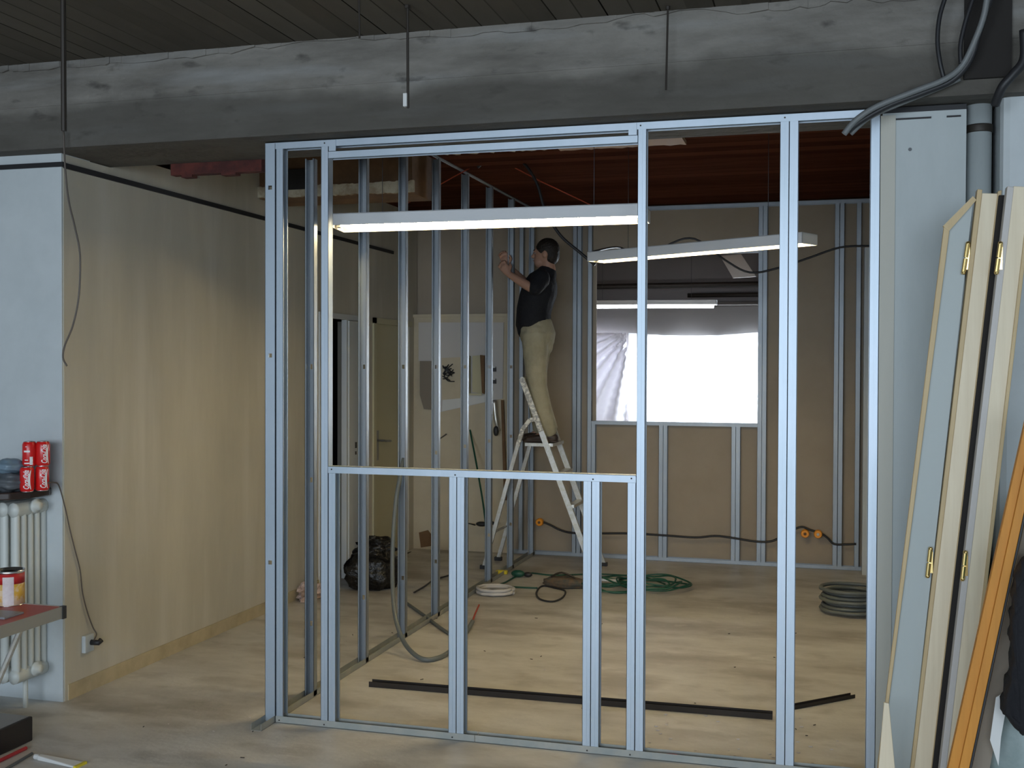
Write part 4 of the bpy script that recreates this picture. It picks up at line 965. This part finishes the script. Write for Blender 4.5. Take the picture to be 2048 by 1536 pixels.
strip((2056, 820), (2074, 820), (1900, 1520), (1922, 1520), yo, .03, 'flat_face', 'orange_wood', og)
strip((2074, 820), (2092, 820), (1922, 1520), (1942, 1520), yo-.012, .045, 'raised_face', 'orange_wood', og)
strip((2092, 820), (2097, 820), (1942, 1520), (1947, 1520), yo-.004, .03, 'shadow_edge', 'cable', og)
lt = tag(MB().prism([P(1768, 1405, 1, -.62), P(1778, 1407, 1, -.62), down((1778, 1407), (1790, 1536), -.62), down((1768, 1405), (1757, 1536), -.62)], (0, .012, 0)).build('pine_offcut', 'pine', bevel=.002), 'pointed pine offcut standing at the pillar foot', 'offcut')
yc = -.85
cbd = tag(MB().prism([P(2060, 1000, 1, yc+.03), P(2080, 1000, 1, yc+.03), down((2080, 1000), (1990, 1480), yc+.03), down((2052, 1040), (1948, 1520), yc+.03)], (0, .02, 0)).build('cardboard_sheet', 'brown_card'), 'brown cardboard sheet leaning behind the orange board', 'cardboard')
# wrapped bundle with jacket
wb = thing('wrapped_bundle', 'bundle in milky plastic film with a white label, right of the orange board', 'bundle', (3.05, -.75, 0))
p0 = P(2016, 1300, 1, -.82)
b = MB(); rs = []
for k, (z, r1) in enumerate([(.01, .13), (.12, .15), (.3, .14), (.5, .15), (.7, .135), (.82, .10)]):
    rs.append([(3.045+r1*(1+.06*math.sin(3*q+k*2))*math.cos(2*PI*q/20), -.70+r1*.9*(1+.07*math.sin(2*q+k))*math.sin(2*PI*q/20), z) for q in range(20)])
b.rings(rs); b.build('film_wrap', 'bag_clear', wb, smooth=True)
MB().prism([P(1992, 1395, 1, -.87), P(2004, 1388, 1, -.87), P(2010, 1430, 1, -.87), P(2002, 1475, 1, -.87), P(1997, 1532, 1, -.87), P(1980, 1480, 1, -.87)], (0, .004, 0)).build('white_label', 'paper', wb)
tl_ = thing('printed_sack', 'teal printed sack showing behind the black jacket', 'sack', (3.12, -.72, .8))
b = MB(); b.box(3.01, -.78, .83, 3.5, -.62, 1.16); b.build('sack_body', 'teal', tl_, bevel=.03)
MB().box(2.985, -.86, .80, 3.04, -.852, .885).build('paper_tag', 'paper', tl_)
pts = [(2060, 1110), (2040, 1125), (2030, 1152), (2026, 1190), (2024, 1225), (2020, 1262), (2023, 1300), (2020, 1345), (2010, 1385), (2004, 1418), (2016, 1436), (2030, 1455), (2050, 1468), (2070, 1470), (2100, 1440), (2100, 1110)]
b = MB(); mid = []
jp = [P(x, y, 1, -.95) for x, y in pts]; cen = sum(jp, Vector())/len(jp); jp = spline(jp, 4, True)
rings = []
for k, (s, dy) in enumerate([(.90, -.05), (1, -.02), (1.0, .02), (.92, .05)]):
    rings.append([cen+(p-cen)*s+Vector((.004*math.sin(i*1.3+k), dy+.008*math.sin(i*.9+k*2), .003*math.sin(i*1.7))) for i, p in enumerate(jp)])
b.rings(rings)
o = tag(b.build('black_jacket', 'shirt', smooth=True), 'black jacket hanging at the right edge over the wrapped bundle', 'jacket')
strip((2034, 1470), (2120, 1440), (2020, 1536), (2120, 1536), -.80, .03, 'orange_panel', 'orange_wood')
tag(bpy.data.objects['orange_panel'], 'orange wooden panel standing under the black jacket', 'panel')
# pillar marks
for nm, (px, py, s) in enumerate([(1820, 299, .007), (1781, 412, .003), (1775, 952, .007), (1781, 800, .003)]):
    c = P(px, py, 1, 0); o = MB().lathe([(s, -.002), (s*.8, .0005)], (c.x, -.0005, c.z), 9, axis='y').build('wall_plug', 'grey_dark')
    tag(o, ['larger grey wall plug high on the white pillar', 'tiny dark hole in the pillar below the big plug', 'grey smudged plug halfway down the white pillar', 'tiny hole in the pillar above the smudged plug'][nm], 'wall plug')
